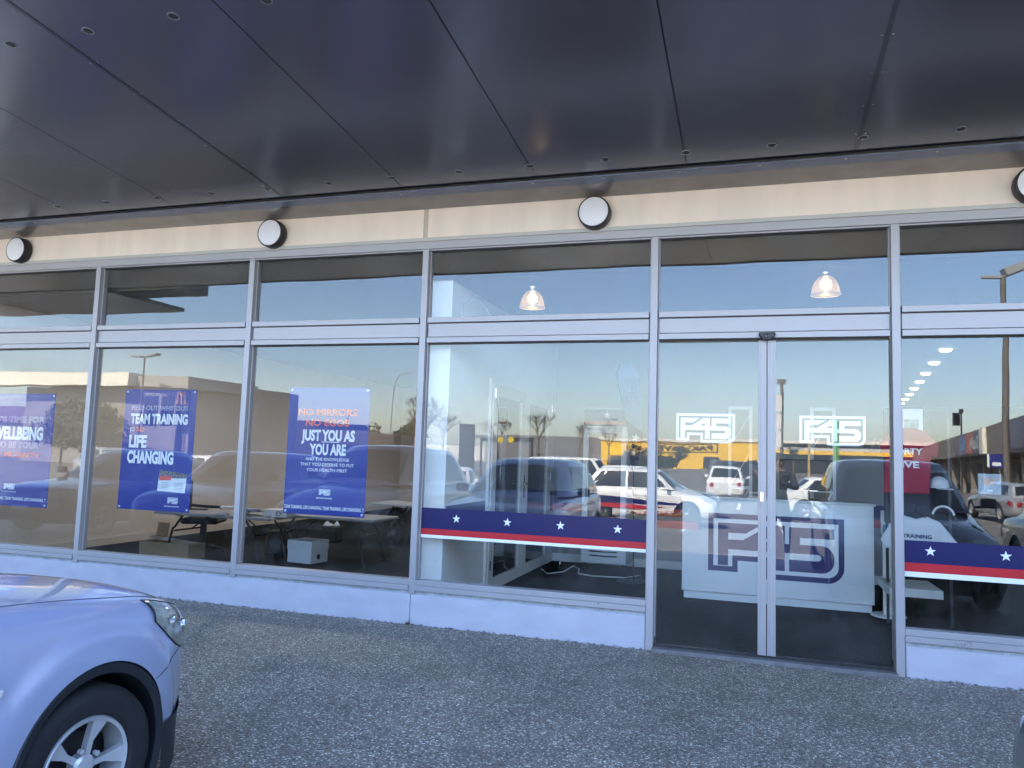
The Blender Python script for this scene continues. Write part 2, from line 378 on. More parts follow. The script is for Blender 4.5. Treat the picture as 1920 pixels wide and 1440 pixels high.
# top rail runs across the whole front
b = MB(); b.box(-16, 11, -.004, .10, ZT+.003, ZH); b.box(-16,11,.012,.03,ZT-.012,ZT+.002)
b.build('head_rail', ALU, shop, bevel=.003)
for i in range(len(ML)-1):
    x0, x1 = ML[i]+MW+.0125, ML[i+1]-.0125
    b = MB()
    b.box(x0,x1,.002,.10,2.732,2.782)                      # upper rail
    b.box(x0,x1,.002,.10,2.546,2.594)                      # lower rail
    b.box(x0,x1,.030,.07,2.6015,2.7245)                    # infill panel between the rails
    b.build('transom', ALU, shop, bevel=.003)
    b = MB(); b.box(x0,x1,.040,.062,2.7245,2.7315); b.box(x0,x1,.040,.062,2.5945,2.601); b.build('transom_joint', ALUD, shop)
    z0, z1 = sillz(i)
    if i != 4:
        b = MB(); b.box(x0-.012,x1+.012,-.012,.10,z1,z1+.045); b.box(x0-.012,x1+.012,.001,.10,z1+.0455,z0)
        b.build('window_sill', ALU, shop, bevel=.004)
        b = MB(); b.box(x0,x1,GY-.003,GY+.003,z0+.001,2.545)
        tilt(b.build('window_pane', GLASS, shop))
    b = MB(); b.box(x0,x1,GY-.003,GY+.003,2.783,ZT-.0125)
    tilt(b.build('upper_pane', GLASS, shop))
    # dark gasket lines under the rails
    b = MB(); b.box(x0,x1,.046,.058,ZT-.020,ZT-.012); b.box(x0,x1,.046,.058,2.534,2.5455)
    b.build('gasket', BLACK, shop)
# wall behind the far left, past the last bay
b = MB(); b.box(-16,-8.801,0,.1,0,ZT); b.build('side_wall', CREAM, shop)
b = MB(); b.box(4.961,11,0,.1,0,ZT); b.build('side_wall', CREAM, shop)
# plinth (stepped by the door)
for x0, x1, zt in ((-8.8,-2.93,.300),(-2.926,-.829,.300),(1.089,4.9,.258)):
    b = MB(); b.box(x0,x1,.012,.20,-.06,zt-.034); b.build('plinth', PLINTH, shop, bevel=.006)
    b = MB(); b.box(x0,x1,.020,.20,zt-.0335,zt-.0005); b.build('plinth_capping', mat('plinth_cap', (.42,.44,.48), .6, noise=.3, nscale=20), shop)
# cream wall band in two panels with an open joint
for x0, x1 in ((-16,-2.95),(-2.905,11)):
    b = MB(); b.box(x0,x1,.0,.2,3.535,3.86); b.build('fascia_wall', CREAM, shop, bevel=.004)
b = MB(); b.box(-2.9495,-2.9055,.012,.2,3.535,3.86); b.build('wall_joint', mat('joint_sealant', (.55,.50,.42), .7), shop)
b = MB(); b.box(-16,11,-.012,.10,ZH+.0005,3.5345); b.build('flashing', mat('flashing_grey', (.50,.48,.45), .45), shop, bevel=.003)
b = MB(); b.box(-16,11,.05,.35,3.861,7.1); b.build('shading_parapet', CREAM, shop)  # out of view above the canopy, put in to shade the forecourt
b = MB(); b.box(-16,11,.3501,17.2,3.9,4.1); b.build('roof', mat('roof_grey', (.3,.3,.3), .8), shop)
b = MB(); b.box(-.77,1.03,-.055,.115,-.03,.030); b.build('door_threshold', mat('threshold_tile', (.17,.17,.18), .5, noise=.3, nscale=10), shop, bevel=.004)
b = MB(); b.box(-.765,1.022,.02,.06,.0305,.040); b.box(-.765,1.022,.075,.10,.0305,.038); b.build('door_track', DARKST, shop)
# sliding doors
for k, (x0, x1, st) in enumerate(((-.752,.108,'r'),(.114,1.010,'l'))):
    d = MB(); d.box(x0,x1,.050,.056,.050,2.520)
    door = d.build('sliding_door', GLASS, shop)
    s_ = MB()
    if st == 'r':
        s_.box(x1-.064,x1,.025,.075,.046,2.528); s_.box(x1-.045,x1-.018,.019,.0248,.05,2.52)
    else:
        s_.box(x0,x0+.064,.025,.075,.046,2.528); s_.box(x0+.018,x0+.045,.019,.0248,.05,2.52)
    s_.build('stile', ALU, door, bevel=.003)
    r_ = MB(); r_.box(x0,x1-.065 if st=='r' else x1,.046,.060,.0405,.049) if st=='r' else r_.box(x0+.065,x1,.046,.060,.0405,.049); r_.build('bottom_rail', DARKST, door)
    r_ = MB(); r_.box(x0 if st=='r' else x0+.065, x1-.065 if st=='r' else x1,.046,.060,2.521,2.529); r_.build('top_seal', mat('seal_bronze',(.09,.075,.05),.5), door)
    if st == 'r':
        l_ = MB(); l_.box(x1-.050,x1-.020,.012,.0188,1.235,1.315); l_.build('lock', CHROME, door, bevel=.002)
# jamb linings
for q in ((-.764,-.753,.1005,.13,.04,2.53),(1.0105,1.022,.015,.045,.04,2.53)):
    b = MB(); b.box(*q); b.build('door_jamb', mat('jamb_dark', (.10,.09,.08), .5), shop)

# interior shell (parts of the shop)
b = MB(); b.box(-8.97,-8.851,.101,12.1,.0,3.2); b.build('interior_wall', WALLB, shop)
b = MB(); b.box(-8.8505,-8.832,.101,12.0,.0605,.17); b.build('skirting', SKIRT, shop, bevel=.004)
b = MB(); b.box(-8.85,-2.95,12.0,12.1,.0,3.2); b.build('interior_wall', WALLB, shop)
b = MB(); b.box(-2.965,-2.72,.22,12.0,.06,3.18); b.build('partition_wall', WALLW, shop, bevel=.004)
for q in ((.225,1.36),(4.02,4.28)):
    b = MB(); b.box(-2.7195,-2.702,q[0],q[1],.0605,.17); b.build('skirting', WHITEP, shop, bevel=.003)
b = MB(); b.box(-2.7195,1.80,4.3,4.4,.06,3.18); b.build('interior_wall', mat('back_wall_dimmed', (.30,.30,.31), .6), shop)  # white wall, its dimmer daylight put into a darker colour
b = MB(); b.box(-2.70,1.79,4.282,4.2995,.0605,.17); b.build('skirting', WHITEP, shop, bevel=.003)
b = MB(); b.box(1.72,1.80,4.401,16.5,.06,3.18); b.build('interior_wall', WALLW, shop)
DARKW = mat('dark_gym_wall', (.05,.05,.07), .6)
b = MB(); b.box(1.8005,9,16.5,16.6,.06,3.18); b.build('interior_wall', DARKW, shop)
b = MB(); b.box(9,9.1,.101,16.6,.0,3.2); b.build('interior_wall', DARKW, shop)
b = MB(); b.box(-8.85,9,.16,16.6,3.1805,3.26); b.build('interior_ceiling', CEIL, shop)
b = MB(); b.box(-8.85,9,.150,.159,3.176,3.45); b.build('window_bulkhead', mat('bulkhead_black', (.030,.024,.020), .9, spec=.1), shop)
# painted dado stripe on partition and back wall
for x0,x1,y0,y1 in ((-2.7195,-2.716,.26,1.36),(-2.7195,-2.716,4.06,4.29),(-2.71,1.79,4.296,4.2995)):
    b = MB(); b.box(x0,x1,y0,y1,.865,1.045); b.build('wall_stripe', NAVY, shop)
    b = MB(); b.box(x0,x1,y0,y1,.765,.8645); b.build('wall_stripe', RED, shop)
# double door in the partition
dd = MB(); dd.box(-2.7195,-2.690,1.372,1.428,.0605,2.36); dd.box(-2.7195,-2.690,3.955,4.012,.0605,2.36); dd.box(-2.7195,-2.690,1.4285,3.9545,2.315,2.36)
ddf = dd.build('double_door_frame', WHITEP, shop, bevel=.003)
for y0, y1 in ((1.432,2.684),(2.690,3.951)):
    b = MB(); g0, g1 = y0+.15, y1-.18
    for a in ((y0,g0,.075,2.31),(g1,y1,.075,2.31),(g0,g1,.075,.20),(g0,g1,2.18,2.31)):
        b.box(-2.716,-2.680,a[0]+.0004,a[1]-.0004,a[2],a[3])
    lf = b.build('door_leaf', mat('door_white', (.72,.72,.71), .4), shop)
    b = MB(); b.box(-2.703,-2.697,g0,g1,.2,2.18); b.build('door_glass', DOORGLASS, lf)
    b = MB(); b.box(-2.7165,-2.7145,g0,g1,.2,2.18); b.build('dark_room_sheet', mat('door_dark_room', (.012,.013,.015), .6), lf)  # dark sheet stands in for the dim room beyond the glass
    for zz in (.35,1.25,2.2):
        b = MB(); yh = y0+.02 if y0 < 2 else y1-.02
        b.tube([(-2.672,yh,zz-.05),(-2.672,yh,zz+.05)],.011,8); b.build('hinge', CHROME, lf)
b = MB(); b.box(-2.680,-2.672,2.63,2.68,1.02,1.30); b.tube([(-2.672,2.655,1.19),(-2.63,2.655,1.19),(-2.63,2.53,1.19)],.009,8); b.build('door_handle', CHROME, shop)

# ------------------------------------------------------------------ canopy
SL = .085
def sz(y): return 3.81 - SL*y
can = empty('canopy', (0,0,3.81), 0, 'dark glossy metal soffit canopy sloping up and out over the shopfront', 'canopy')
def slab(b, x0, x1, y0, y1, t, up=.0, mi=0):  # follows the slope; t thickness above
    c = []
    for y in (y0, y1):
        for z in (0, t): c.append((y, sz(y)-3.81+up+z))
    v = [(x,y,z) for x in (x0,x1) for (y,z) in c]
    b.add(v, [(0,1,3,2),(4,6,7,5),(0,2,6,4),(1,5,7,3),(0,4,5,1),(2,3,7,6)], mi)
seams = [-6.60+1.22*k for k in range(-8, 13)]
YE = -3.55
for k in range(len(seams)-1):
    b = MB(); x0, x1 = seams[k]+.004, seams[k+1]-.004
    slab(b,x0,x1,-.505,YE,.004)
    b.build('soffit_panel', SOFFIT, can)
b = MB(); slab(b,-16.3,7.9,-.505,YE,.02,up=.014); b.build('soffit_backing', SOFFIT2, can)
b = MB(); slab(b,-16.3,7.9,-.300,.0,.01); b.build('wall_side_panel', mat('soffit_grey', (.27,.245,.225), .18, spec=.5, noise=.2, nscale=4), can)
b = MB(); slab(b,-16.3,7.9,-.425,-.301,.012,up=-.010); b.build('edge_trim', TRIMB, can, bevel=.002)
b = MB(); slab(b,-16.3,7.9,-.505,-.4255,.01,up=.02); b.build('gutter_channel', SOFFIT2, can)
for xs_ in (-4.16,.72):   # cover strips with screws over two seams
    b = MB(); slab(b,xs_-.014,xs_+.014,-.52,YE,.002,up=-.004); b.build('seam_cover', mat('seam_cover_metal', (.06,.06,.078), .26, spec=.7), can)
    for k in range(8):
        y = -.75-k*.38
        for dx in (-.030,.030):
            b = MB(); b.lathe([(.0075,0),(.0075,.002),(.004,.004)], Matrix.Translation((xs_+dx,y,sz(y)-3.81-.0005))@Matrix.Rotation(PI,4,'X'), 8); b.build('screw', CHROME, can)
for k in range(19):
    x = -9.1+k*.61
    b = MB(); b.lathe([(.012,0),(.012,.003),(.006,.006)], Matrix.Translation((x,-.40,sz(-.40)-3.81-.0105))@Matrix.Rotation(PI,4,'X'), 8); b.build('screw', CHROME, can)
b = MB(); b.box(-16.3,7.9,YE-.04,YE-.0005,sz(YE)-3.81-.01,.75); b.build('front_fascia', DARKST, can, bevel=.004)
b = MB(); slab(b,-16.3,7.9,.04,YE,.02,up=.30); b.build('canopy_roof', mat('canopy_roof_sheet', (.25,.25,.26), .6), can)

# soffit discs: two rows of round vents
R180 = Matrix.Rotation(PI,4,'X')
v0 = empty('soffit_vent', (0,0,0))
b = MB(); b.lathe([(.030,0),(.036,0),(.036,.003),(.030,.004),(.030,0)], R180, 20); b.build('rim', mat('vent_rim', (.42,.42,.44), .3, .6), v0, smooth=True)
b = MB(); b.lathe([(.0295,-.001),(.0295,.0005),(.012,.0018),(0,.0018)], R180, 20)
for a in (0,PI/3,2*PI/3):
    d_ = Vector((math.cos(a),math.sin(a),0)); n_ = Vector((-d_.y,d_.x,0))
    b.obox((0,0,-.0022), d_*.029, n_*.002, (0,0,.0012))
b.build('mesh', mat('vent_mesh', (.05,.05,.055), .6), v0)
rowx = [-9.72+.6155*k for k in range(0,20)]
first = True
def ordn(k): return ['first','second','third','fourth','fifth','sixth','seventh','eighth','ninth','tenth','eleventh','twelfth','thirteenth','fourteenth','fifteenth','sixteenth','seventeenth','eighteenth'][k]
vis = [x for x in rowx if -6.75 < x < 1.9]
for k, x in enumerate(rowx):
    y = -.69
    lab = 'small round soffit vent in the row along the wall'
    if x in vis: lab = 'small round soffit vent along the wall, %s from the left' % ordn(vis.index(x))
    else: continue
    if first: o = v0; first = False; o.location = (x,y,sz(y)-.0005)
    else: o = dup(v0, (x,y,sz(y)-.0005))
    o.rotation_euler = (-math.atan(SL),0,0)
    tag(o, lab, 'vent', 'round vents along the wall side of the soffit')
for k, x in enumerate((-4.54,-3.91,-3.27,-2.63)):
    o = dup(v0, (x,-2.94,sz(-2.94)-.0005)); o.rotation_euler = (-math.atan(SL),0,0)
    tag(o, ['bright rimmed round vent cut by the left edge of the soffit','bright rimmed round vent second in the outer soffit row','bright rimmed round vent third in the outer soffit row, showing spokes','dim round vent cut by the top edge of the soffit'][k], 'vent', 'round vents along the outer side of the soffit')

# wall lamps
RX = Matrix.Rotation(PI/2,4,'X')       # lathe z -> -y
LENS = mat('lamp_diffuser', (.78,.79,.84), .35)
w0 = None
for k, x in enumerate((-7.88,-4.565,-1.312,1.985)):
    lab = ['round black wall lamp at the far left, partly over the poster bay','round black wall lamp above the poster windows, second from left','round black wall lamp above the white partition window','round black wall lamp cut off by the right edge'][k]
    if k == 0:
        w0 = empty('wall_lamp', (x,-.001,3.652)); 
        b = MB(); b.lathe([(.135,0),(.142,.01),(.142,.085),(.138,.100),(.128,.104),(.128,.092)], RX, 40); b.build('body', BLACK, w0, smooth=35)
        b = MB(); b.lathe([(.1278,.0925),(.126,.103),(.10,.110),(.05,.114),(0,.115)], RX, 40); b.build('lens', LENS, w0, smooth=60)
        b = MB(); b.box(-.05,.05,-.012,0,-.165,-.140); b.build('mounting_tab', mat('tab_grey',(.4,.38,.35),.6), w0)
        o = w0
    else: o = dup(w0, (x,-.001,3.652))
    tag(o, lab, 'wall lamp', 'round bulkhead lamps on the cream wall')
# door sensor
t = empty('door_sensor', (.11,-.001,2.552), 0, 'small black motion sensor above the middle of the sliding doors', 'sensor')
b = MB(); b.prism([(-.062,.03),(-.066,.012),(-.045,-.012),(-.02,-.030),(.02,-.030),(.045,-.012),(.066,.012),(.062,.03)],-.055,-.0005); b.build('housing', BLACK, t, bevel=.006)
b = MB(); b.lathe([(.016,0),(.014,.006),(0,.009)], Matrix.Translation((0,-.055,.0))@RX, 14); b.build('eye', DGLASS, t, smooth=True)

# ------------------------------------------------------------------ logo and window graphics
def arc(cx, cz, r, a0, a1, n=8): return [(cx+r*math.cos(math.radians(a0+(a1-a0)*i/n)), cz+r*math.sin(math.radians(a0+(a1-a0)*i/n))) for i in range(n+1)]
def logo_polys():
    L = []
    L.append([(7.5,8.2),(15.3,8.2),(15.3,20.4),(7.5,20.4)])
    L.append([(7.5,20.4),(57.5,20.4),(57.5,27.9),(49.3,27.9),(40.7,27.9),(26.5,27.9),(15.3,27.9),(7.5,27.9)])
    L.append([(7.5,27.9),(15.3,27.9),(15.3,33),(7.5,33)])
    L.append([(7.5,33),(15.3,33),(28.6,33),(40.7,40.4),(7.5,40.4)])
    L.append([(26.5,27.9),(40.7,27.9),(49.3,33),(49.3,40.4),(46.4,40.4)])
    L.append([(49.3,27.9),(57.5,27.9),(57.5,40.4),(49.3,40.4)])
    L.append([(49.3,7),(57.5,7),(57.5,20.4),(49.3,20.4)])
    # five: middle bar with bowl and foot (quads along the bowl)
    out = arc(84,18.1,9,90,0,6)+arc(84,16,9,0,-90,6)
    inn = arc(81.5,18.2,2.2,90,0,6)+arc(81.5,17.9,2.2,0,-90,6)
    for i in range(len(out)-1): L.append([inn[i],inn[i+1],out[i+1],out[i]])
    L.append([(57.5,20.4),(81.5,20.4),(84,27.1),(57.5,27.1)])
    L.append([(60.7,7),(84,7),(81.5,15.7),(60.7,15.7)])
    L.append([(60.7,27.1),(68.5,27.1),(68.5,32.2),(60.7,32.2)])
    L.append([(60.7,32.2),(93,32.2),(93,39.8),(60.7,39.8)])
    # frame: outer and inner outline
    T = 4.0
    o_ = [(0,47.5),(100,47.5),(100,12)]+arc(88,12,12,0,-90,8)[1:]+[(42,0),(42,12.2),(22.5,12.2),(22.5,3.6),(0,3.6)]
    i_ = [(T,43.5),(96,43.5),(96,12)]+arc(88,12,8,0,-90,8)[1:]+[(46,T),(46,16.2),(18.5,16.2),(18.5,7.6-.0),(T,7.6)]
    for k in range(len(o_)):
        a, c = k, (k+1) % len(o_)
        L.append([i_[a],i_[c],o_[c],o_[a]])
    return L
LOGO = logo_polys()
def logo(name, x0, x1, z0, z1, y, m, parent, fx=False, rot=False):
    b = MB()
    for p in LOGO:
        q = [(x0+(x1-x0)*u/100, z0+(z1-z0)*v/47.5) for u, v in p]
        if fx: b.add([(y, a, c) for a, c in q], [tuple(range(len(q)))])
        elif rot: b.add([(x0+(x1-x0)*v/47.5, y, z1-(z1-z0)*u/100) for u, v in p], [tuple(range(len(q)))])
        else: b.poly(q, y)
    return b.build(name, m, parent, fix=False)
for lab, x0, x1, z0, z1 in (('white outlined gym logo sticker on the left sliding door leaf',-.603,-.135,1.690,1.930),('white outlined gym logo sticker on the right sliding door leaf',.357,.838,1.694,1.925)):
    tag(logo('door_sticker', x0,x1,z0,z1,.0595,mat('sticker_white',(.88,.90,.93),.4),None), lab, 'sticker', 'logo stickers on the sliding doors')

def star(b, cx, cz, r, y, tilt=0):
    p = [(cx+(r if k%2==0 else r*.39)*math.sin(PI*k/5+tilt), cz+(r if k%2==0 else r*.39)*math.cos(PI*k/5+tilt)) for k in range(10)]
    for k in range(10): b.add([(cx,y,cz),(p[k][0],y,p[k][1]),(p[(k+1)%10][0],y,p[(k+1)%10][1])], [(0,1,2)])
def band(x0, x1, zt, zr, zw, zb, stars, lab):
    y = GY-.006
    t = MB(); t.poly([(x0,zr),(x1,zr),(x1,zt),(x0,zt)], y); o = t.build('window_decal', NAVY, fix=False)
    tag(o, lab, 'decal', 'star bands on the glass')
    t = MB(); t.poly([(x0,zw),(x1,zw),(x1,zr),(x0,zr)], y); t.build('stripe', RED, o, fix=False)
    t = MB(); t.poly([(x0,zb),(x1,zb),(x1,zw),(x0,zw)], y); t.build('stripe', WHITEV, o, fix=False)
    for sx, szz in stars:
        t = MB(); star(t, sx, szz, .040, y-.001, random.uniform(-.1,.1)); t.build('star', WHITEV, o, fix=False)
band(-2.869,-.839,1.038,.852,.797,.770,[(-2.53,.952),(-2.05,.948),(-1.57,.948),(-1.077,.946)],'navy band with four white stars and red stripe across the partition window')
band(1.096,2.936,.998,.832,.766,.728,[(1.272,.924),(1.764,.922),(2.27,.92),(2.76,.92)],'navy band with white stars and red stripe across the rightmost window')

# posters, hung inside the glass
PY = GY+.012
SUCK = mat('suction_cup', (.7,.72,.74), .15)
def poster(x0, x1, z0, z1, lab):
    b = MB(); b.box(x0,x1,PY,PY+.003,z0,z1)
    o = b.build('poster', POSTER); tag(o, lab, 'poster', 'blue posters in the windows')
    W, H = x1-x0, z1-z0
    U = lambda u: x0+W*u
    V = lambda v: z1-H*v
    for u, v in ((.03,.02),(.97,.02),(.03,.98),(.97,.98)):
        b = MB(); b.lathe([(.012,0),(.012,.004),(.006,.007)], Matrix.Translation((U(u),PY,V(v)))@RX, 10); b.build('suction_cup', SUCK, o)
    def T(s, u, v, h, w, m=POSTERL, bold=.02, al='LEFT', outline=False):
        hh = H*h
        text('lettering', s, m, o, U(u), PY-.0012, V(v)-hh/2, hh, W*w, bold, al)
        if outline: text('lettering_inner', s, POSTERB, o, U(u), PY-.0018, V(v)-hh/2, hh, W*w-.004, bold-.032, al)
    return o, U, V, T
o, U, V, T = poster(-8.215,-7.305,.800,2.046,'blue poster about wellbeing, cut by the left edge')
T("IT'S TIME FOR",.06,.235,.052,.80,bold=.024,outline=True); T('WELLBEING',.05,.355,.105,.80,bold=.05); T('TO BE YOUR',.10,.46,.052,.70,bold=.024,outline=True)
T('#1 PRIORITY',.06,.55,.045,.77,POSTERR,.02)
logo('logo', U(.30),U(.47),V(.855),V(.805),PY-.0012,POSTERL,o); T('BOTANY DOWNS',.27,.875,.010,.23); T('LIFE CHANGING. TEAM TRAINING, LIFE CHANGING. T',.02,.935,.026,.96,bold=.02)
o, U, V, T = poster(-6.350,-5.440,.848,2.100,'blue poster about team training with a pale flyer stuck on it')
T('FIND OUT WHY OUR',.10,.155,.036,.80,bold=.024,outline=True); T('TEAM TRAINING',.10,.245,.078,.80,bold=.05); T('IS',.10,.335,.034,.07,bold=.024,outline=True); T('SO',.19,.335,.034,.12,POSTERR,.025)
T('LIFE',.10,.435,.095,.25,bold=.05); T('CHANGING',.09,.565,.095,.65,bold=.05)
logo('logo', U(.70),U(.84),V(.935),V(.885),PY-.0012,POSTERL,o); T('BOTANY DOWNS',.66,.957,.010,.20)
b = MB(); b.quad((U(.55),PY-.004,V(.835)),(U(.93),PY-.004,V(.845)),(U(.945),PY-.004,V(.69)),(U(.565),PY-.004,V(.665))); fl = b.build('flyer', mat('flyer_paper',(.72,.76,.80),.5), None, fix=False)
tag(fl, 'pale flyer with a photo strip pinned low on the team training poster', 'flyer')
b = MB(); b.quad((U(.562),PY-.005,V(.735)),(U(.94),PY-.005,V(.725)),(U(.945),PY-.005,V(.69)),(U(.565),PY-.005,V(.665))); b.build('photo_strip', mat('flyer_photo',(.22,.20,.24),.5,noise=.8,nscale=40), fl, fix=False)
b = MB(); b.quad((U(.566),PY-.0056,V(.75)),(U(.73),PY-.0056,V(.745)),(U(.735),PY-.0056,V(.715)),(U(.58),PY-.0056,V(.715))); b.build('red_panel', POSTERR, fl, fix=False)
for k in range(5):
    b = MB(); b.box(U(.60+.0*k),U(.70),PY-.0053,PY-.0046,V(.765+.013*k),V(.769+.013*k)); b.box(U(.78),U(.90),PY-.0053,PY-.0046,V(.765+.013*k),V(.769+.013*k)); b.build('print_line', mat('print_grey',(.35,.36,.4),.6), fl)
o, U, V, T = poster(-4.340,-3.460,.908,2.130,'blue poster about no mirrors and no egos with centred lettering')
PINK = mat('poster_pink', (.85,.15,.11), .4)
T('NO MIRRORS',.49,.195,.050,.73,PINK,.035,'CENTER'); T('NO EGOS',.495,.278,.050,.54,PINK,.035,'CENTER')
T('JUST YOU AS',.51,.378,.080,.66,bold=.045,al='CENTER'); T('YOU ARE',.515,.488,.080,.45,bold=.045,al='CENTER')
b = MB(); b.box(U(.435),U(.655),PY-.0015,PY-.0008,V(.432),V(.427)); b.build('underline', POSTERL, o)
for s_, v_, w_ in (('AND THE KNOWLEDGE',.565,.54),('THAT YOU DESERVE TO PUT',.607,.66),('YOUR HEALTH FIRST',.65,.50)): T(s_,.515,v_,.024,w_,bold=.008,al='CENTER',outline=False)
logo('logo', U(.435),U(.575),V(.845),V(.80),PY-.0012,POSTERL,o); T('BOTANY DOWNS',.505,.868,.012,.19,al='CENTER'); T('TEAM TRAINING, LIFE CHANGING. TEAM TRAINING, LIFE CHANGING. T',.01,.945,.026,.98,bold=.02)

# ------------------------------------------------------------------ things inside the shop
# reception desk
t = empty('reception_desk', (.225,2.2,.06), 0, 'white reception desk with big navy gym logo behind the sliding doors', 'desk')
b = MB(); b.box(-.95,.957,0,.03,.085,1.07); b.build('front_panel', WHITES, t, bevel=.003)
b = MB(); b.box(-.93,.937,.04,.07,0,.084); b.build('toe_kick', WHITES, t)
b = MB(); b.box(-.95,-.92,.0305,.75,.085,1.07); b.box(.927,.957,.0305,.75,.085,1.07); b.build('side_panel', WHITES, t, bevel=.003)
b = MB(); b.box(-.97,.977,-.012,.42,1.0705,1.10); b.build('counter_top', mat('desk_top', (.60,.64,.66), .25), t, bevel=.004)
logo('logo', -.675,.678,.265,.925,-.0025,mat('logo_navy',(.018,.02,.13),.4),t)
# computer screen on the desk
t = empty('computer_screen', (.55,2.42,1.16), .1, 'back of a dark computer screen standing on the reception desk', 'screen')
b = MB(); b.box(-.27,.27,-.02,.02,.10,.43); b.build('display', BLACK, t, bevel=.008)
b = MB(); b.box(-.03,.03,-.01,.03,0.0,.0995); b.box(-.12,.12,-.08,.10,-.0,.012); b.build('foot', DARKST, t, bevel=.004)
# sanitiser stand
t = empty('sanitiser_stand', (1.30,2.15,.06), 0, 'white hand sanitiser stand with round base beside the right door post', 'stand')
b = MB(); b.lathe([(.165,0),(.165,.010),(.155,.016),(0,.016)], n=32); b.build('base', WHITEP, t, smooth=30)
b = MB(); b.box(-.048,.048,-.02,.02,.0165,.80); b.build('post', WHITEP, t, bevel=.008)
b = MB(); b.box(-.058,.058,-.045,.045,.8005,1.04); b.build('dispenser', mat('dispenser_white',(.7,.74,.76),.35), t, bevel=.008)
b = MB(); b.box(-.05,.05,-.0475,-.0455,.82,.90); b.build('label_band', mat('teal_label',(.06,.30,.38),.4), t)
# drinks fridge
t = empty('display_fridge', (-1.865,3.66,.06), 0, 'white glass door drinks fridge with navy star header against the back wall', 'fridge')
b = MB(); b.box(-.30,.30,.02,.60,.09,2.14); b.build('cabinet', mat('fridge_white',(.74,.77,.80),.35), t, bevel=.012)
b = MB(); b.box(-.285,.285,-.004,.0195,1.90,2.12); b.build('header', NAVY, t, bevel=.003)
b = MB(); b.box(-.285,.285,-.008,-.0045,1.92,1.965); b.build('stripe', RED, t)
b = MB(); star(b,.02,2.045,.05,-.0055); b.build('star', WHITEV, t, fix=False)
b = MB(); b.box(-.29,-.22,-.02,.0195,.42,1.88); b.box(.22,.29,-.02,.0195,.42,1.88); b.box(-.2195,.2195,-.02,.0195,1.80,1.88); b.box(-.2195,.2195,-.02,.0195,.42,.50); fd = b.build('door', mat('fridge_white',(.7,.7,.7)), t, bevel=.004)
b = MB(); b.box(-.2195,.2195,.002,.010,.5,1.80); b.build('door_glass', mat('fridge_glass',(.06,.07,.08),.05), fd)
b = MB(); b.box(-.24,-.225,-.055,-.03,.9,1.4); b.box(-.24,-.225,-.03,-.0205,.9,.93); b.box(-.24,-.225,-.03,-.0205,1.37,1.4); b.build('handle', CHROME, fd)
for k in range(4):
    b = MB(); z = .19+.055*k; b.prism([(-.20,z+.004),(-.17,z-.006),(.0,z-.010),(.17,z-.006),(.20,z+.004),(.17,z+.012),(0,z+.008),(-.17,z+.012)],.014,.0195); b.build('vent_slot', BLACK, t)
for x in (-.26,.26):
    b = MB(); b.lathe([(.03,0),(.03,.089)], Matrix.Translation((x,.08,0)), 12); b.build('castor', BLACK, t)
# power cable on the carpet
b = MB(); b.tube([(-2.62,3.4,.068),(-2.45,3.05,.066),(-2.30,3.3,.068),(-2.22,3.52,.12),(-2.12,3.40,.10),(-2.1,3.25,.067),(-1.9,3.15,.066),(-1.5,3.22,.066),(-1.35,3.5,.066)],.008,6)
tag(b.build('power_cable', WHITEP, smooth=True), 'white power cable trailing over the carpet from the fridge', 'cable')
# feather flag
t = empty('feather_flag', (-1.36,2.95,.06), 0, 'tall feather flag, pale top with outlined logo and navy starred foot, beside the fridge', 'flag')
out = [(-.05,1.35),(-.09,1.75),(-.17,2.2),(-.24,2.5),(-.20,2.62),(-.10,2.66),(.0,2.55),(.05,2.3),(.085,2.0),(.09,1.7),(.03,1.40)]
b = MB(); 
def fl_y(x, z): return .02*math.sin(z*5)+.015*math.sin(x*20)
lo = [(-.05,1.35),(-.085,1.70),(-.12,1.95),(.0,1.86),(.09,1.80),(.09,1.7),(.03,1.40)]
hi = [(-.12,1.95),(-.17,2.2),(-.24,2.5),(-.20,2.62),(-.10,2.66),(.0,2.55),(.05,2.3),(.085,2.0),(.09,1.80),(.0,1.86)]
b.prism(hi,-.004,.004); b.build('cloth_top', mat('flag_pale',(.12,.17,.28),.7), t)
b = MB(); b.prism(lo,-.004,.004); b.build('cloth_foot', mat('flag_navy',(.02,.022,.07),.7), t)
logo('logo', -.16,.04,2.12,2.46,-.006,mat('flag_ink',(.10,.11,.17),.6),t,rot=True)
b = MB(); star(b,.0,1.73,.055,-.0055,.2); star(b,-.02,1.55,.035,-.0055,.3); b.build('star', WHITEV, t, fix=False)
b = MB(); b.tube([(.0,.02,.03),(-.02,.008,1.3),(-.09,.008,1.8),(-.20,.008,2.3),(-.25,.008,2.52),(-.2,.008,2.64)],.009,6); b.build('pole', DARKST, t, smooth=True)
b = MB(); b.lathe([(.20,0),(.20,.015),(.03,.03),(0,.03)], n=20); b.build('base', DARKST, t)
# white lattice stands behind the desk
for k, (x, lab) in enumerate(((-.15,'white open lattice rack behind the left sliding door'),(.85,'white open lattice rack behind the right sliding door'))):
    t = empty('lattice_rack', (x,4.0,.06), 0, lab, 'rack', 'white lattice racks by the back wall')
    for sx in (-.13,.13):
        b = MB(); b.box(sx-.02,sx+.02,-.02,.02,0,2.20); b.build('upright', STEELW, t)
    for z in (.3,1.15,2.18):
        b = MB(); b.box(-.1095,.1095,-.015,.015,z-.02,z+.02); b.build('rail', STEELW, t)
    for z in (.34,.75,1.2,1.7):
        b = MB(); b.tube([(-.11,0,z),(.11,0,z+.38)],.008,6); b.build('brace', STEELW, t)
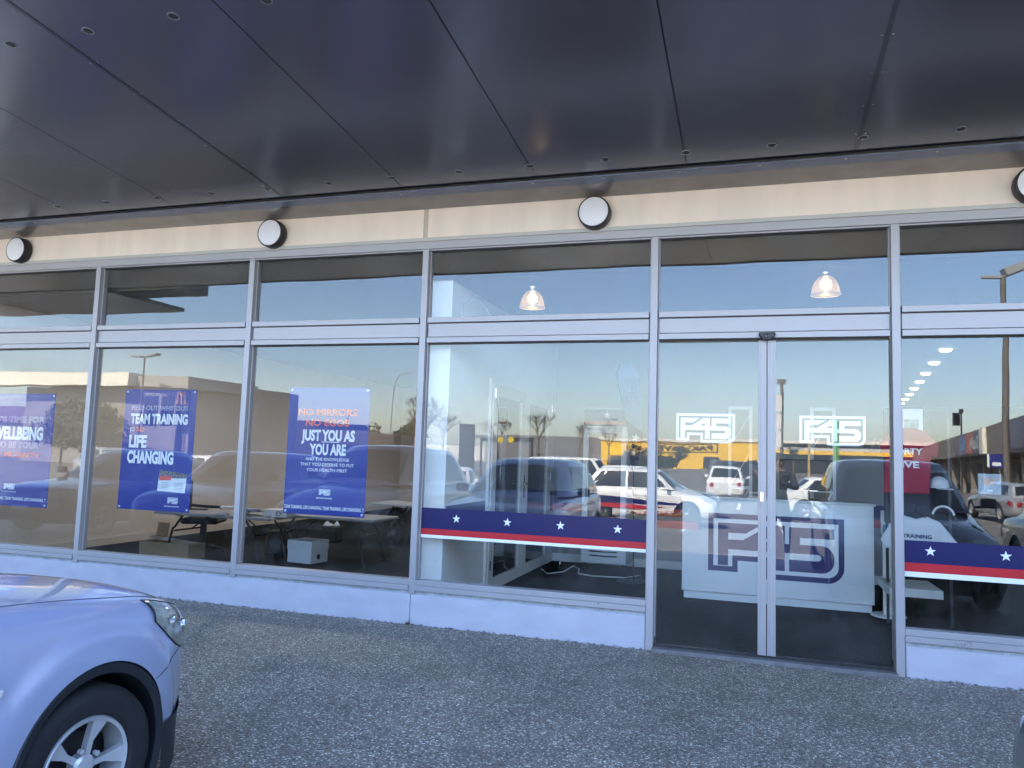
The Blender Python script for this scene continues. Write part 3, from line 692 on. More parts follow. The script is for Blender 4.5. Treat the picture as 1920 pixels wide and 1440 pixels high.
# framed pictures
def picture(x, y, z, w, h, lab, col):
    t = empty('framed_picture', (x,y,z), 0, lab, 'picture')
    b = MB(); b.box(-w/2,w/2,-.015,0,-h/2,h/2); b.build('frame', mat('picture_'+str(col),(.16,.17,.19) if col else (.66,.67,.68),.4), t, bevel=.003)
    b = MB(); b.box(-w*.32,w*.32,-.0175,-.0155,-h*.36,h*.05); b.build('print', mat('print_photo',(.30,.31,.33),.4,noise=.85,nscale=18), t)
picture(1.49,4.297,1.88,.26,.38,'grey framed picture on the white back wall near the right door post',1)
picture(1.455,1.74,1.99,.20,.22,'white framed photo hanging above the red jersey',0)
# garment rack with clothes
t = empty('garment_rack', (1.52,1.78,.06), 0, 'dark garment rack behind the right hand window', 'rack')
for sx in (-.28,.26):
    b = MB(); b.box(sx-.012,sx+.012,-.012,.012,0,2.05); b.build('upright', DARKST, t)
for z in (.95,1.45,2.04):
    b = MB(); b.box(-.2675,.2475,-.01,.01,z-.01,z+.01); b.build('rail', DARKST, t)
b = MB(); b.box(-.32,.12,-.36,.28,.31,.385); b.build('shelf', mat('shelf_white',(.62,.62,.60),.5), t, bevel=.004)
b = MB(); b.box(-.30,.10,.013,.02,.95,2.03); b.build('back_panel', mat('rack_back', (.03,.035,.05), .7), t)
def garment(name, pts, x, y, z, m, lab, cat, th=.05):
    t = empty(name, (x,y,z), 0, lab, cat)
    b = MB(); n = len(pts); k = 6
    # puffed front and back
    cx = sum(p[0] for p in pts)/n; cz = sum(p[1] for p in pts)/n
    rings = []
    for i in range(k+1):
        s_ = 1-.5*(i/k)**2; yy = -th*math.sin(PI/2*i/k)
        rings.append([(cx+(p[0]-cx)*s_, yy+.006*math.sin(p[0]*40+p[1]*13+i), cz+(p[1]-cz)*s_) for p in pts])
    v = [q for r in rings for q in r]
    f = [(i*n+j,i*n+(j+1)%n,(i+1)*n+(j+1)%n,(i+1)*n+j) for i in range(k) for j in range(n)]+[tuple(k*n+j for j in range(n)), tuple(range(n-1,-1,-1))]
    b.add(v,f); o = b.build('fabric', m, t, smooth=60)
    return t
jm = mat('jersey_red', (.36,.018,.05), .75, noise=.15, nscale=12, bump=.2, bscale=400)
t = garment('jersey', [(-.22,-.28),(.17,-.28),(.19,.10),(.24,.06),(.25,.18),(.15,.30),(.05,.33),(-.05,.33),(-.15,.30),(-.25,.18),(-.23,.06),(-.2,.10)],1.40,1.56,1.58,jm,'dark red training jersey with white lettering hanging in the right window','jersey',.03)
text('lettering','FORTY',WHITEV,t,-.02,-.036,.085,.055,.26,.03,'CENTER'); text('lettering','FIVE',WHITEV,t,-.02,-.036,-.04,.055,.20,.03,'CENTER')
t = garment('t_shirt', [(-.20,-.36),(.22,-.36),(.20,-.02),(.30,-.16),(.34,-.06),(.20,.12),(.09,.17),(-.0,.14),(-.09,.17),(-.2,.12),(-.30,-.06),(-.26,-.14),(-.2,-.02)],1.44,1.50,.93,mat('tee_white',(.62,.63,.65),.8,bump=.2,bscale=300),'white t-shirt with dark lettering hanging below the jersey','t-shirt',.04)
text('lettering','TRAINING',NAVY,t,0,-.046,-.03,.035,.24,.02,'CENTER')
b = MB(); b.tube([(-.09,-.01,.15),(0,-.012,.21),(.09,-.01,.15)],.006,6); b.tube([(0,-.012,.21),(0,-.012,.26),(.015,-.012,.275),(.03,-.012,.26)],.004,6); b.build('hanger', BLACK, t)
t = empty('cap', (1.66,1.62,1.36), .5, 'white peaked cap hung beside the red jersey', 'cap')
b = MB(); b.lathe([(.085,0),(.085,.03),(.07,.075),(.04,.10),(0,.11)], n=20); b.build('crown', mat('cap_white',(.6,.61,.63),.8), t, smooth=60)
b = MB(); b.add([(math.cos(a)*.075,math.sin(a)*.075,.004) for a in [PI*(1.15+.7*k/10) for k in range(11)]]+[(math.cos(a)*.09,math.sin(a)*.155,-.01) for a in [PI*(1.15+.7*k/10) for k in range(11)]],[(i,i+1,i+12,i+11) for i in range(10)])
o = b.build('peak', mat('cap_white',()), t, fix=False); o.modifiers.new('s','SOLIDIFY').thickness = .004
t = empty('headphones', (1.70,1.66,.98), 0, 'dark headphones with pale trim hanging on the garment rack', 'headphones')
b = MB(); b.tube([(.09*math.cos(a),0,.12+.09*math.sin(a)) for a in [PI*k/12 for k in range(13)]],.010,8); b.build('headband', WHITEP, t, smooth=True)
for sx in (-.09,.09):
    b = MB(); b.lathe([(.03,-.015),(.036,0),(.03,.015)], Matrix.Translation((sx,0,.10))@Matrix.Rotation(PI/2,4,'Y'), 14); b.build('ear_cup', BLACK, t)
# clear plastic wallet stuck to the glass
t = empty('plastic_wallet', (1.675,GY+.010,1.44), 0, 'clear plastic wallet with a folded face mask stuck inside the right window', 'wallet')
b = MB(); b.box(-.075,.075,0,.006,-.075,.075); b.build('sleeve', mat('wallet_film',(.30,.38,.46),.18,noise=.35,nscale=14), t, bevel=.002)
b = MB(); b.prism([(-.035,.045),(.045,.045),(.04,-.0),(.02,-.012),(-.02,-.012),(-.04,.0)],-.0025,-.0005); b.build('mask', mat('mask_tan',(.42,.33,.28),.7), t, bevel=.0005)
b = MB(); b.prism([(-.018,-.055),(.018,-.055),(.018,-.042),(-.018,-.042)],-.0025,-.0005); b.build('label_tag', WHITEP, t)

# pendants
SHADE = glass_mat('pendant_shade', 1.7, (.95,.93,.90))
def shade_mat():
    m = bpy.data.materials.new('prismatic_shade'); m.use_nodes = True; nt = m.node_tree; b = nt.nodes['Principled BSDF']
    b.inputs['Base Color'].default_value = (.88,.68,.38,1); b.inputs['Roughness'].default_value = .25; b.inputs['Transmission Weight'].default_value = 0
    tr = nt.nodes.new('ShaderNodeBsdfTransparent'); tl = nt.nodes.new('ShaderNodeBsdfTranslucent'); tl.inputs['Color'].default_value = (1,.78,.40,1)
    m1 = nt.nodes.new('ShaderNodeMixShader'); m1.inputs[0].default_value = .45; m2 = nt.nodes.new('ShaderNodeMixShader'); m2.inputs[0].default_value = .6
    nt.links.new(b.outputs[0], m1.inputs[1]); nt.links.new(tl.outputs[0], m1.inputs[2])
    nt.links.new(m1.outputs[0], m2.inputs[1]); nt.links.new(tr.outputs[0], m2.inputs[2])
    nt.links.new(m2.outputs[0], nt.nodes['Material Output'].inputs[0]); return m
PSH = shade_mat()
BULB = mat('bulb_glow', (1,.8,.5), .4, emit=(1,.68,.25), estr=.24)
p0 = None
for k, (x, z, lab) in enumerate(((-2.01,2.945,'glowing clear dome pendant lamp behind the upper partition window'),(.593,2.985,'glowing clear dome pendant lamp above the sliding doors'))):
    if k == 0:
        p0 = empty('pendant_lamp', (x,.5,z))
        b = MB(); b.lathe([(.120,0),(.122,.004),(.116,.03),(.108,.07),(.09,.115),(.06,.15),(.035,.165)], n=40); o = b.build('shade', PSH, p0, smooth=True)
        b = MB(); b.tube([(.121*math.cos(a),.121*math.sin(a),.002) for a in [2*PI*k/36 for k in range(37)]],.0035,6); b.build('shade_rim', mat('shade_edge',(.85,.80,.76),.2), p0, smooth=True)
        b = MB(); b.lathe([(.034,.160),(.034,.175),(.026,.18),(.03,.20),(.036,.205),(.036,.2395)], n=20); b.build('cap', CHROME, p0, smooth=30)
        b = MB(); b.lathe([(0,.035),(.022,.045),(.05,.07),(.048,.11),(.028,.135),(.018,.158),(0,.159)], n=20); b.build('bulb', BULB, p0, smooth=True)
        o = p0
    else: o = dup(p0, (x,.5,z))
    tag(o, lab, 'pendant lamp', 'dome pendant lamps inside the windows')
# recessed downlights of the gym hall
DL = mat('downlight_glow', (1,1,1), .4, emit=(1,.95,.88), estr=2.5)
d0 = None
names = ['nearest','second nearest','third nearest','fourth nearest','fifth nearest','sixth nearest','seventh nearest','farthest']
for k, (x, y) in enumerate(((2.54,5.34),(2.70,6.83),(2.87,8.32),(3.05,9.79),(3.21,11.2),(3.37,12.6),(3.52,14.0),(3.67,15.4))):
    lab = names[k]+' glowing downlight in the line receding behind the right window'
    if k == 0:
        d0 = empty('downlight', (x,y,3.18))
        b = MB(); b.lathe([(.075,0),(.09,0),(.09,-.006),(.075,-.004)], n=24); b.build('ring', WHITEP, d0)
        b = MB(); b.lathe([(.0745,-.005),(.07,-.022),(.05,-.034),(0,-.04)], n=24); b.build('diffuser', DL, d0, smooth=True)
        o = d0
    else: o = dup(d0, (x,y,3.18))
    tag(o, lab, 'downlight', 'line of downlights in the gym ceiling')
# ceiling tubes reflected in the panes of the lamp bays
t = empty('fluorescent_light', (-.9,2.5,3.18), .25, 'long twin fluorescent fitting on the ceiling behind the upper windows', 'light')
b = MB(); b.box(-.6,.6,-.07,.07,-.05,-.0005); b.build('batten', WHITEP, t)
for dy in (-.04,.04):
    b = MB(); b.tube([(-.58,dy,-.065),(.58,dy,-.065)],.012,8); b.build('tube', mat('tube_glow',(1,1,1),.3,emit=(.9,.95,1),estr=.4), t)
lf_ = tag(dup(t, (-6.2,3.4,3.18), .2, 'twin fluorescent fitting on the ceiling of the left room'), 'twin fluorescent fitting on the ceiling of the left room')
# loose cable and box on the transom, seen through the upper pane
b = MB(); b.tube([(-2.60,.16,2.80),(-2.59,.17,2.93),(-2.52,.18,2.99),(-2.42,.17,2.95),(-2.34,.16,2.86),(-2.30,.15,2.80)],.007,6); b.box(-2.64,-2.52,.13,.18,2.785,2.80); 
tag(b.build('loose_cable', mat('cable_grey',(.25,.26,.28),.5), smooth=True), 'grey loose cable looping above the rail of the partition window', 'cable')

# left room: folding tables, chair, boxes, basket
def folding_table(x, y, L, W, h, lab):
    t = empty('folding_table', (x,y,.06), 0, lab, 'table', 'folding tables in the left room')
    b = MB(); b.box(-L/2,L/2,-W/2,W/2,h-.035,h); b.build('tabletop', mat('table_top',(.30,.30,.30),.5,noise=.1,nscale=6), t, bevel=.01)
    for sx in (-1,1):
        for sy in (-1,1):
            x0 = sx*(L/2-.28); yy = sy*(W/2-.07)
            b = MB(); b.tube([(x0-sx*.12,yy,h-.04),(x0,yy,h-.20),(x0+sx*.02,yy,.40),(x0+sx*.12,yy,0.0)],.015,8); b.build('leg', BLACK, t, smooth=True)
        b = MB(); b.tube([(sx*(L/2-.28),-W/2+.08,.36),(sx*(L/2-.28),W/2-.08,.36)],.012,8); b.build('crossbar', BLACK, t)
        b = MB(); b.tube([(sx*(L/2-.30),0,.36),(sx*(L/2-.62),0,h-.04)],.010,8); b.build('brace', BLACK, t)
    return t
folding_table(-6.55,2.15,1.75,.72,.60,'grey folding table with clutter behind the left windows')
folding_table(-5.35,2.75,1.6,.72,.60,'grey folding table behind the no mirrors poster')
folding_table(-5.2,5.6,1.8,.75,.60,'grey folding table far back in the left room')
# clutter
t = empty('clutter_tray', (-6.15,2.0,.665), .2, 'pile of papers and packets on the folding table by the window', 'papers')
for k in range(7):
    x, y = random.uniform(-.35,.35), random.uniform(-.15,.15); a = random.uniform(0,3)
    b = MB(); b.obox((x,y,.012+.012*k), Vector((math.cos(a),math.sin(a),0))*random.uniform(.07,.13), Vector((-math.sin(a),math.cos(a),0))*random.uniform(.04,.08), (0,0,random.uniform(.004,.012)))
    b.build('packet', mat('packet_%d'%(k%3),[(.55,.56,.6),(.4,.28,.2),(.3,.33,.45)][k%3],.5), t)
t = empty('printed_box', (-5.72,2.05,.665), .15, 'pale printed carton at the right end of the cluttered folding table', 'carton')
b = MB(); b.box(-.16,.16,-.12,.12,0,.09); b.build('carton_body', mat('carton_pale',(.6,.56,.52),.6), t, bevel=.004)
b = MB(); b.tube([(.03*math.cos(a)+.05,-.1215,.045+.025*math.sin(a)) for a in [2*PI*k/14 for k in range(15)]],.005,5); b.build('printed_ring', mat('ring_ink',(.08,.06,.06),.6), t)
# office chair
t = empty('office_chair', (-7.25,2.55,.06), .4, 'black office chair pulled up to the folding table', 'chair')
CH = mat('chair_black', (.010,.011,.016), .5, bump=.2, bscale=80)
b = MB(); b.box(-.25,.25,-.25,.25,.40,.48); b.build('seat', CH, t, bevel=.035)
b = MB(); b.box(-.31,-.24,-.24,.24,.50,.98); b.build('backrest', CH, t, bevel=.035)
for sy in (-1,1):
    b = MB(); b.tube([(-.26,sy*.26,.62),(-.05,sy*.30,.60),(.12,sy*.30,.60),(.16,sy*.29,.54),(.05,sy*.28,.42)],.020,8); b.build('armrest', CH, t, smooth=True)
b = MB(); b.lathe([(.028,.10),(.028,.26),(.045,.262),(.045,.3995)], n=14); b.build('gas_post', DARKST, t)
for k in range(5):
    a = 2*PI*k/5; b = MB(); b.tube([(0,0,.10),(.27*math.cos(a),.27*math.sin(a),.055)],[.025,.016],8); b.lathe([(.0,-.012),(.027,-.012),(.027,.012),(0,.012)], Matrix.Translation((.28*math.cos(a),.28*math.sin(a),.027))@Matrix.Rotation(a+PI/2,4,'Z')@Matrix.Rotation(PI/2,4,'X'),12); b.build('castor_leg', CH, t)
# cardboard box with raised flaps
t = empty('cardboard_box', (-7.25,1.98,.06), -.06, 'open brown cardboard box on the carpet below the team training poster', 'box')
b = MB(); b.box(-.42,.40,-.15,.15,0,.20); b.build('box_body', CARD, t, bevel=.004)
b = MB(); b.obox((-.36,.17,.30),(.10,0,0),(0,.003,0),(0,.02,.11)); b.build('flap', CARD, t)
b = MB(); b.obox((.0,-.03,.225),(.40,0,-.03),(0,.06,.01),(0,0,.003)); b.build('flap', mat('cardboard_pale',(.46,.36,.24),.8), t)
b = MB(); b.obox((-.02,-.07,.238),(.09,0,-.006),(0,.04,.008),(0,0,.001)); b.build('packing_slip', WHITECARD, t)
# white storage box
t = empty('storage_box', (-5.55,2.50,.06), -.12, 'white archive box with lid under the folding table, front of the no mirrors window', 'box')
b = MB(); b.box(-.19,.19,-.17,.17,0,.165); b.build('box_body', WHITECARD, t, bevel=.003)
b = MB(); b.box(-.197,.197,-.177,.177,.1655,.285); b.build('lid', WHITECARD, t, bevel=.004)
b = MB(); b.lathe([(.035,0),(.035,.002)], Matrix.Translation((.1905,-.02,.08))@Matrix.Rotation(PI/2,4,'Y'),18); b.build('hand_hole', BLACK, t)
t = empty('waste_basket', (-6.43,4.55,.06), 0, 'black wire basket full of crumpled paper deep in the left room', 'basket')
b = MB(); b.box(-.16,.16,-.13,.13,0,.25); b.build('basket_body', BLACK, t, bevel=.02)
b = MB()
for k in range(6):
    x, y = random.uniform(-.1,.1), random.uniform(-.08,.08); b.add([(x-.06,y,.25),(x+.06,y-.02,.26),(x+.02,y+.06,.26),(x,y,.25+random.uniform(.04,.09))],[(0,1,3),(1,2,3),(2,0,3)])
b.build('paper', WHITECARD, t, fix=False)
t = empty('vacuum_cleaner', (-6.3,2.95,.06), 0, 'black drum vacuum cleaner in shadow under the tables', 'vacuum')
b = MB(); b.lathe([(.17,0),(.18,.05),(.17,.24),(.12,.32),(0,.34)], n=24); b.build('drum', BLACK, t, smooth=40)
b = MB(); b.tube([(.1,0,.30),(.28,-.05,.36),(.36,-.1,.18),(.3,-.2,.03)],.018,8); b.build('hose', CH, t, smooth=True)
# weeds in the joint at the foot of the plinth
for k, (x, n, h, lab) in enumerate(((-2.93,14,.05,'tiny dark weed in the joint of the plinth'),(-2.55,8,.022,'low weed tuft along the plinth right of the joint'),(-1.95,9,.018,'dry weed tuft halfway along the plinth'),(-4.9,10,.02,'weed tuft at the plinth beside the car headlight'))):
    b = MB()
    for j in range(n):
        a = random.uniform(0,2*PI); l = random.uniform(.4,1)*h; x1 = random.uniform(-.02,.02)*(1+10*h)
        p = Vector((x+x1,-.008+random.uniform(-.008,.004),0)); q = p+Vector((math.cos(a)*l*.5,-abs(math.sin(a))*l*.3,l))
        s_ = Vector((.003,0,0)); b.add([p-s_,p+s_,(p+q)/2+s_,q],[(0,1,2,3)])
    tag(b.build('weed', mat('weed_dark',(.03,.038,.022),.8), fix=False), lab, 'weed', 'weeds along the plinth')

# ------------------------------------------------------------------ vehicles (local frame: forward +y, ground z=0)
def paint(name, c, metal=.0, rough=.32):
    return mat(name, c, rough, metal, .5, coat=1.)
BASEP = paint('car_paint', (.5,.5,.5))
CLEAR = mat('lamp_lens', (.55,.57,.52), .08, .35, .8)
TAIL = mat('tail_lens', (.30,.01,.012), .1, 0, .8)
RIM = mat('alloy_rim', (.62,.63,.66), .28, .5)
WELL = mat('wheel_well', (.020,.022,.028), .8, noise=.4, nscale=9)
def ring(w, zb, zs, zt, y, tuck=.0):
    # half section from bottom centre round the flank to the top centre
    h = [(0,zb),(.55*w,zb),(.86*w,zb+.01),(.965*w,zb+.07),(.99*w,zb+.40*(zs-zb)),(1.0*w,zb+.62*(zs-zb)),(.985*w,zb+.86*(zs-zb)),(.945*w,zs),(.86*w,zs+.45*(zt-zs)),(.6*w,zs+.80*(zt-zs)),(.3*w,zt-.02*(zt-zs)),(0,zt)]
    r = [(x,y,z) for x, z in h]
    l = [(-x,y,z) for x, z in h[1:-1]][::-1]
    return r+l
def loft(rings, name, mats, parent, sub=1):
    b = MB(); n = len(rings[0])
    b.v = [p for r in rings for p in r]
    b.f = [(i*n+j,i*n+(j+1)%n,(i+1)*n+(j+1)%n,(i+1)*n+j) for i in range(len(rings)-1) for j in range(n)]
    b.f += [tuple(range(n-1,-1,-1)), tuple((len(rings)-1)*n+j for j in range(n))]
    b.m = [0]*len(b.f)
    o = b.build(name, mats, parent, smooth=True)
    if sub:
        md = o.modifiers.new('s','SUBSURF'); md.levels = sub; md.render_levels = sub
    return o
def cut_wells(o, axles, r, zc, w, depth=.30):
    apply_mods(o)
    b = MB()
    for ya in axles:
        for sx in (-1,1):
            M = Matrix.Translation((sx*(w+.08),ya,zc))@Matrix.Rotation(-sx*PI/2,4,'Y')@Matrix.Rotation(.0137,4,'Z')
            b.lathe([(r,-.02),(r,depth+.08)], M, 56)
    c = b.build('cutter', [WELL], o.parent)
    bpy.context.view_layer.update()
    md = o.modifiers.new('b','BOOLEAN'); md.operation = 'DIFFERENCE'; md.object = c; md.solver = 'EXACT'; md.use_self = True
    try: md.material_mode = 'TRANSFER'
    except Exception: pass
    apply_mods(o)
    me = c.data; bpy.data.objects.remove(c); bpy.data.meshes.remove(me)
    o.data.polygons.foreach_set('use_smooth',[True]*len(o.data.polygons)); o.data.set_sharp_from_angle(angle=math.radians(38))
def wheel(parent, x, y, r, side, spokes=5, rr=.62, wid=.20, steer=0.):
    """tyre with tread shoulder; rim with dished spokes; axis along x, outer face on the side given"""
    M = Matrix.Translation((x,y,r))@Matrix.Rotation(steer,4,'Z')@Matrix.Rotation(side*PI/2,4,'Y')
    b = MB(); h = wid/2
    b.lathe([(rr*r,-h*.8),(rr*r+.012,-h*.95),(r*.90,-h),(r*.975,-h*.82),(r,-h*.6),(r,h*.6),(r*.975,h*.82),(r*.90,h),(r*.80,h*1.02),(rr*r+.012,h*.95),(rr*r,h*.8)], M, 48, caps=False)
    o = b.build('wheel', RUBBER, parent, smooth=35)
    b = MB(); R = rr*r
    b.lathe([(R*.995,-h*.7),(R*.995,h*.80),(R*.96,h*.90),(R*.90,h*.84),(R*.88,h*.3),(R*.86,-h*.2)], M, 40, caps=False)
    for k in range(spokes):
        a0 = 2*PI*k/spokes+.3
        vs = []
        for t_, w_, zf in ((.12,.17,h*.70),(.5,.125,h*.62),(.93,.19,h*.80)):
            for s_ in (-1,1):
                a = a0+s_*w_*(1 if t_ > .3 else 3.2)
                if t_ < .3: a = a0+s_*.55
                vs.append((R*t_*math.cos(a),R*t_*math.sin(a),zf))
        vs2 = [(x_*.99,y_*.99,z_-.03) for x_,y_,z_ in vs]
        vv = [M@Vector(p) for p in vs+vs2]
        b.add(vv,[(0,1,3,2),(2,3,5,4),(0,2,8,6),(2,4,10,8),(1,7,9,3),(3,9,11,5)],0)
    b.lathe([(R*.24,h*.3),(R*.24,h*.70),(R*.18,h*.78),(0,h*.80)], M, 20)
    for k in range(5):
        a = 2*PI*k/5+.9; b.lathe([(.011,h*.6),(.011,h*.78),(0,h*.80)], M@Matrix.Translation((R*.33*math.cos(a),R*.33*math.sin(a),0)), 8)
    b.build('rim', RIM, o, smooth=30)
    b = MB(); b.lathe([(0,-h*.25),(R*.86,-h*.25)], M, 32); b.lathe([(0,-h*.1),(R*.62,-h*.1),(R*.62,-h*.24)], M, 28); b.build('brake_disc', mat('brake_dark',(.03,.03,.032),.5,.5), o)
    return o
CARS = {
 #       L    W   wb   wheel  belt   roof  [ws base, ws top, rear top, rear base] fractions from the front
 'hatch': (4.05,1.72,2.50,.31,.98,1.50,(.27,.44,.86,.985)),
 'sedan': (4.60,1.78,2.68,.31,.95,1.45,(.28,.44,.70,.86)),
 'suv':   (4.40,1.82,2.63,.345,1.08,1.68,(.27,.42,.84,.975)),
 'wagon': (4.65,1.80,2.68,.315,.97,1.50,(.27,.43,.90,.985)),
 'van':   (4.70,1.70,2.60,.32,1.10,1.95,(.06,.20,.93,.985)),
}
def make_car(kind, sub=1, wells=True):
    L, W, wb, r, belt, roof, (a,b_,c,d) = CARS[kind]
    w = W/2; F = L/2
    t = empty('parked_car')
    ax = (F-.86, F-.86-wb)
    hood = belt-.03
    Y = lambda f: F-L*f
    st = [(0,.62,.34,.50,.58),(.006,.78,.26,.56,.66),(.025,.90,.22,.64,.74),(.06,.965,.20,.72,.82),(.12,.995,.19,.80,hood-.08),(a-.03,1.0,.19,.87,hood),(a+.06,1.0,.19,belt-.05,belt)]
    if kind == 'van': st = [(0,.80,.34,.62,.80),(.006,.90,.28,.70,.92),(.03,.96,.24,.90,1.06),(.07,1,.22,1.0,1.09),(.2,1,.2,1.04,1.1)]
    st += [(.5,1.0,.19,belt-.03,belt),(.8,1.0,.20,belt-.03,belt)]
    if kind == 'sedan': st += [(.90,.99,.22,belt-.06,belt-.01),(.965,.95,.26,belt-.09,belt-.03),(.99,.88,.32,belt-.14,belt-.10),(1.0,.76,.40,.72,.76)]
    else: st += [(.93,.98,.24,belt-.03,belt),(.98,.93,.28,belt-.05,belt),(.996,.86,.34,belt-.12,belt-.05),(1.0,.76,.40,.78,.84)]
    body = loft([ring(w*s_[1],s_[2],s_[3],s_[4],Y(s_[0])) for s_ in st], 'body', [BASEP, WELL], t, sub)
    cut_wells(body, ax, r+.055, r+.01, w)
    # cabin: painted shell with glass set proud of it
    bw, tw = w*.90, w*.70
    def P(f, z, u): return Vector((u, Y(f), z))
    zr = roof; zb = belt-.03
    lev = []   # rings from belt to roof: (front f, rear f, half width, z)
    for k in range(6):
        s_ = k/5; e = s_**1.0
        lev.append((a+(b_-a)*e, d+(c-d)*s_**.8, bw+(tw-bw)*s_**1.4, zb+(zr-.04-zb)*s_))
    rings = []
    for (f0,f1,u,z) in lev:
        mid = (f0+f1)/2
        rings.append([P(f0,z,-.55*u),P(f0-.012,z,0),P(f0,z,.55*u),P(f0+.03,z,.93*u),P(f0+.10,z,u),P(mid,z,u*1.015),P(f1-.09,z,u*.99),P(f1-.015,z,.9*u),P(f1,z,.5*u),P(f1+.006,z,0),P(f1,z,-.5*u),P(f1-.015,z,-.9*u),P(f1-.09,z,-u*.99),P(mid,z,-u*1.015),P(f0+.10,z,-u),P(f0+.03,z,-.93*u)])
    f0, f1, u, z = lev[-1]
    for sc, zz in ((.86,zr-.008),(.5,zr+.012)):
        m0 = (f0+f1)/2; q = []
        for p in rings[5]:
            fy = (F-p.y)/L; q.append(P(m0+(fy-m0)*sc, zz, p.x*sc))
        rings.append(q)
    b = MB(); n = 16; b.v = [tuple(p) for r_ in rings for p in r_]
    b.f = [(i*n+j,i*n+(j+1)%n,(i+1)*n+(j+1)%n,(i+1)*n+j) for i in range(len(rings)-1) for j in range(n)]+[tuple((len(rings)-1)*n+j for j in range(n))]
    b.m = [0]*len(b.f)
    cab = b.build('cabin', BASEP, t, smooth=50)
    bv = BVHTree.FromPolygons([Vector(p) for p in b.v], b.f)
    def glassp(name, corners, out, nu=6, nv=4, off=.006):
        g = MB(); vs = []
        for j in range(nv+1):
            for i in range(nu+1):
                u_, v_ = i/nu, j/nv
                p = (corners[0]*(1-u_)+corners[1]*u_)*(1-v_)+(corners[3]*(1-u_)+corners[2]*u_)*v_
                hit = bv.ray_cast(p+out*1.2, -out)
                vs.append((hit[0] if hit[0] else p)+out*off)
        g.add(vs, [(j*(nu+1)+i,j*(nu+1)+i+1,(j+1)*(nu+1)+i+1,(j+1)*(nu+1)+i) for j in range(nv) for i in range(nu)])
        return g.build(name, DGLASS, t, smooth=True, fix=False)
    zl, zh = zb+.07, zr-.10
    e = lambda z: (z-zb)/(zr-.04-zb)
    hw = lambda z: bw+(tw-bw)*e(z)**1.4
    fr = lambda z: a+(b_-a)*e(z)
    re = lambda z: d+(c-d)*e(z)**.8
    glassp('windscreen', [P(fr(zl),zl,-hw(zl)*.86),P(fr(zl),zl,hw(zl)*.86),P(fr(zh),zh,hw(zh)*.86),P(fr(zh),zh,-hw(zh)*.86)], Vector((0,.75,.66)).normalized())
    glassp('rear_window', [P(re(zl+.05),zl+.05,hw(zl)*.78),P(re(zl+.05),zl+.05,-hw(zl)*.78),P(re(zh),zh,-hw(zh)*.8),P(re(zh),zh,hw(zh)*.8)], Vector((0,-.9,.44)).normalized())
    bp = (b_+c)/2-.02 if kind != 'van' else .36
    for sx in (-1,1):
        o_ = Vector((sx,0,.25)).normalized()
        for f00,f01,f10,f11 in ((fr(zl)+.055,bp-.008,fr(zh)+.05,bp-.008),(bp+.008,re(zl)-.075,bp+.008,re(zh)-.055)):
            if f01-f00 < .05: continue
            glassp('side_window', [P(f00,zl,sx*hw(zl)),P(f01,zl,sx*hw(zl)),P(f11,zh,sx*hw(zh)),P(f10,zh,sx*hw(zh))], o_)
        b = MB(); ym = Y(a+.07); b.obox((sx*(w+.09),ym,zb+.12),(.085,0,0),(0,.045,0),(0,0,.06)); b.obox((sx*(w-.02),ym,zb+.07),(.05,0,0),(0,.02,0),(0,0,.015))
        b.build('wing_mirror', BASEP, t, bevel=.02)
    bvb = BVHTree.FromPolygons([v.co.copy() for v in body.data.vertices], [tuple(p.vertices) for p in body.data.polygons])
    def patch(name, m, phis, zlo, zhi, cy, cx, sy, off=.006, nz=4):
        g = MB(); vs = []
        nu = len(phis)
        for j in range(nz+1):
            for i, ph in enumerate(phis):
                dr = Vector((math.sin(ph), sy*math.cos(ph), 0)); z = zlo[i]+(zhi[i]-zlo[i])*j/nz
                o_ = Vector((cx,cy,z))+dr*2.5
                hit = bvb.ray_cast(o_, -dr)
                vs.append((hit[0] if hit[0] else o_-dr*2.3)+dr*off)
        g.add(vs, [(j*nu+i,j*nu+i+1,(j+1)*nu+i+1,(j+1)*nu+i) for j in range(nz) for i in range(nu-1)])
        return g.build(name, m, t, smooth=True)
    rad = math.radians; zt_ = .70 if kind != 'van' else .82
    for sx in (-1,1):
        ph = [rad(x)*sx for x in (26,34,42,50,58,66)]
        patch('headlight', CLEAR, ph, [zt_-.06,zt_-.07,zt_-.06,zt_-.03,zt_+.01,zt_+.06], [zt_+.02,zt_+.06,zt_+.09,zt_+.11,zt_+.12,zt_+.10], F-.75, 0, 1)
        ph = [rad(x)*sx for x in (40,48,56,64,72)]
        patch('tail_light', TAIL, ph, [belt-.34,belt-.36,belt-.36,belt-.34,belt-.30], [belt-.14]*5, -F+.6, 0, -1)
    ph = [rad(x) for x in (-22,-12,0,12,22)]
    patch('grille', BLACK, ph, [.52]*5, [.60]*5, F-.75, 0, 1)
    patch('lower_grille', BLACK, [rad(x) for x in (-30,-15,0,15,30)], [.27]*5, [.40]*5, F-.75, 0, 1)
    patch('number_plate', WHITEP, [rad(x) for x in (-14,0,14)], [.42]*3, [.50]*3, F-.75, 0, 1, off=.012)
    for ya in ax:
        for sx in (-1,1): wheel(t, sx*(w-.115), ya, r, sx)
    return t
protos = {k: make_car(k) for k in ('hatch','sedan','suv','wagon','van')}
used = set()
PAINTS = {'white': paint('car_paint_white',(.78,.78,.76)), 'silver': paint('car_paint_silver',(.46,.47,.48),.5), 'grey': paint('car_paint_grey',(.10,.10,.105),.4), 'black': paint('car_paint_black',(.008,.008,.01)), 'blue': paint('car_paint_blue',(.015,.03,.07),.3), 'red': paint('car_paint_red',(.28,.012,.015)), 'champagne': paint('car_paint_champagne',(.32,.29,.25),.5)}
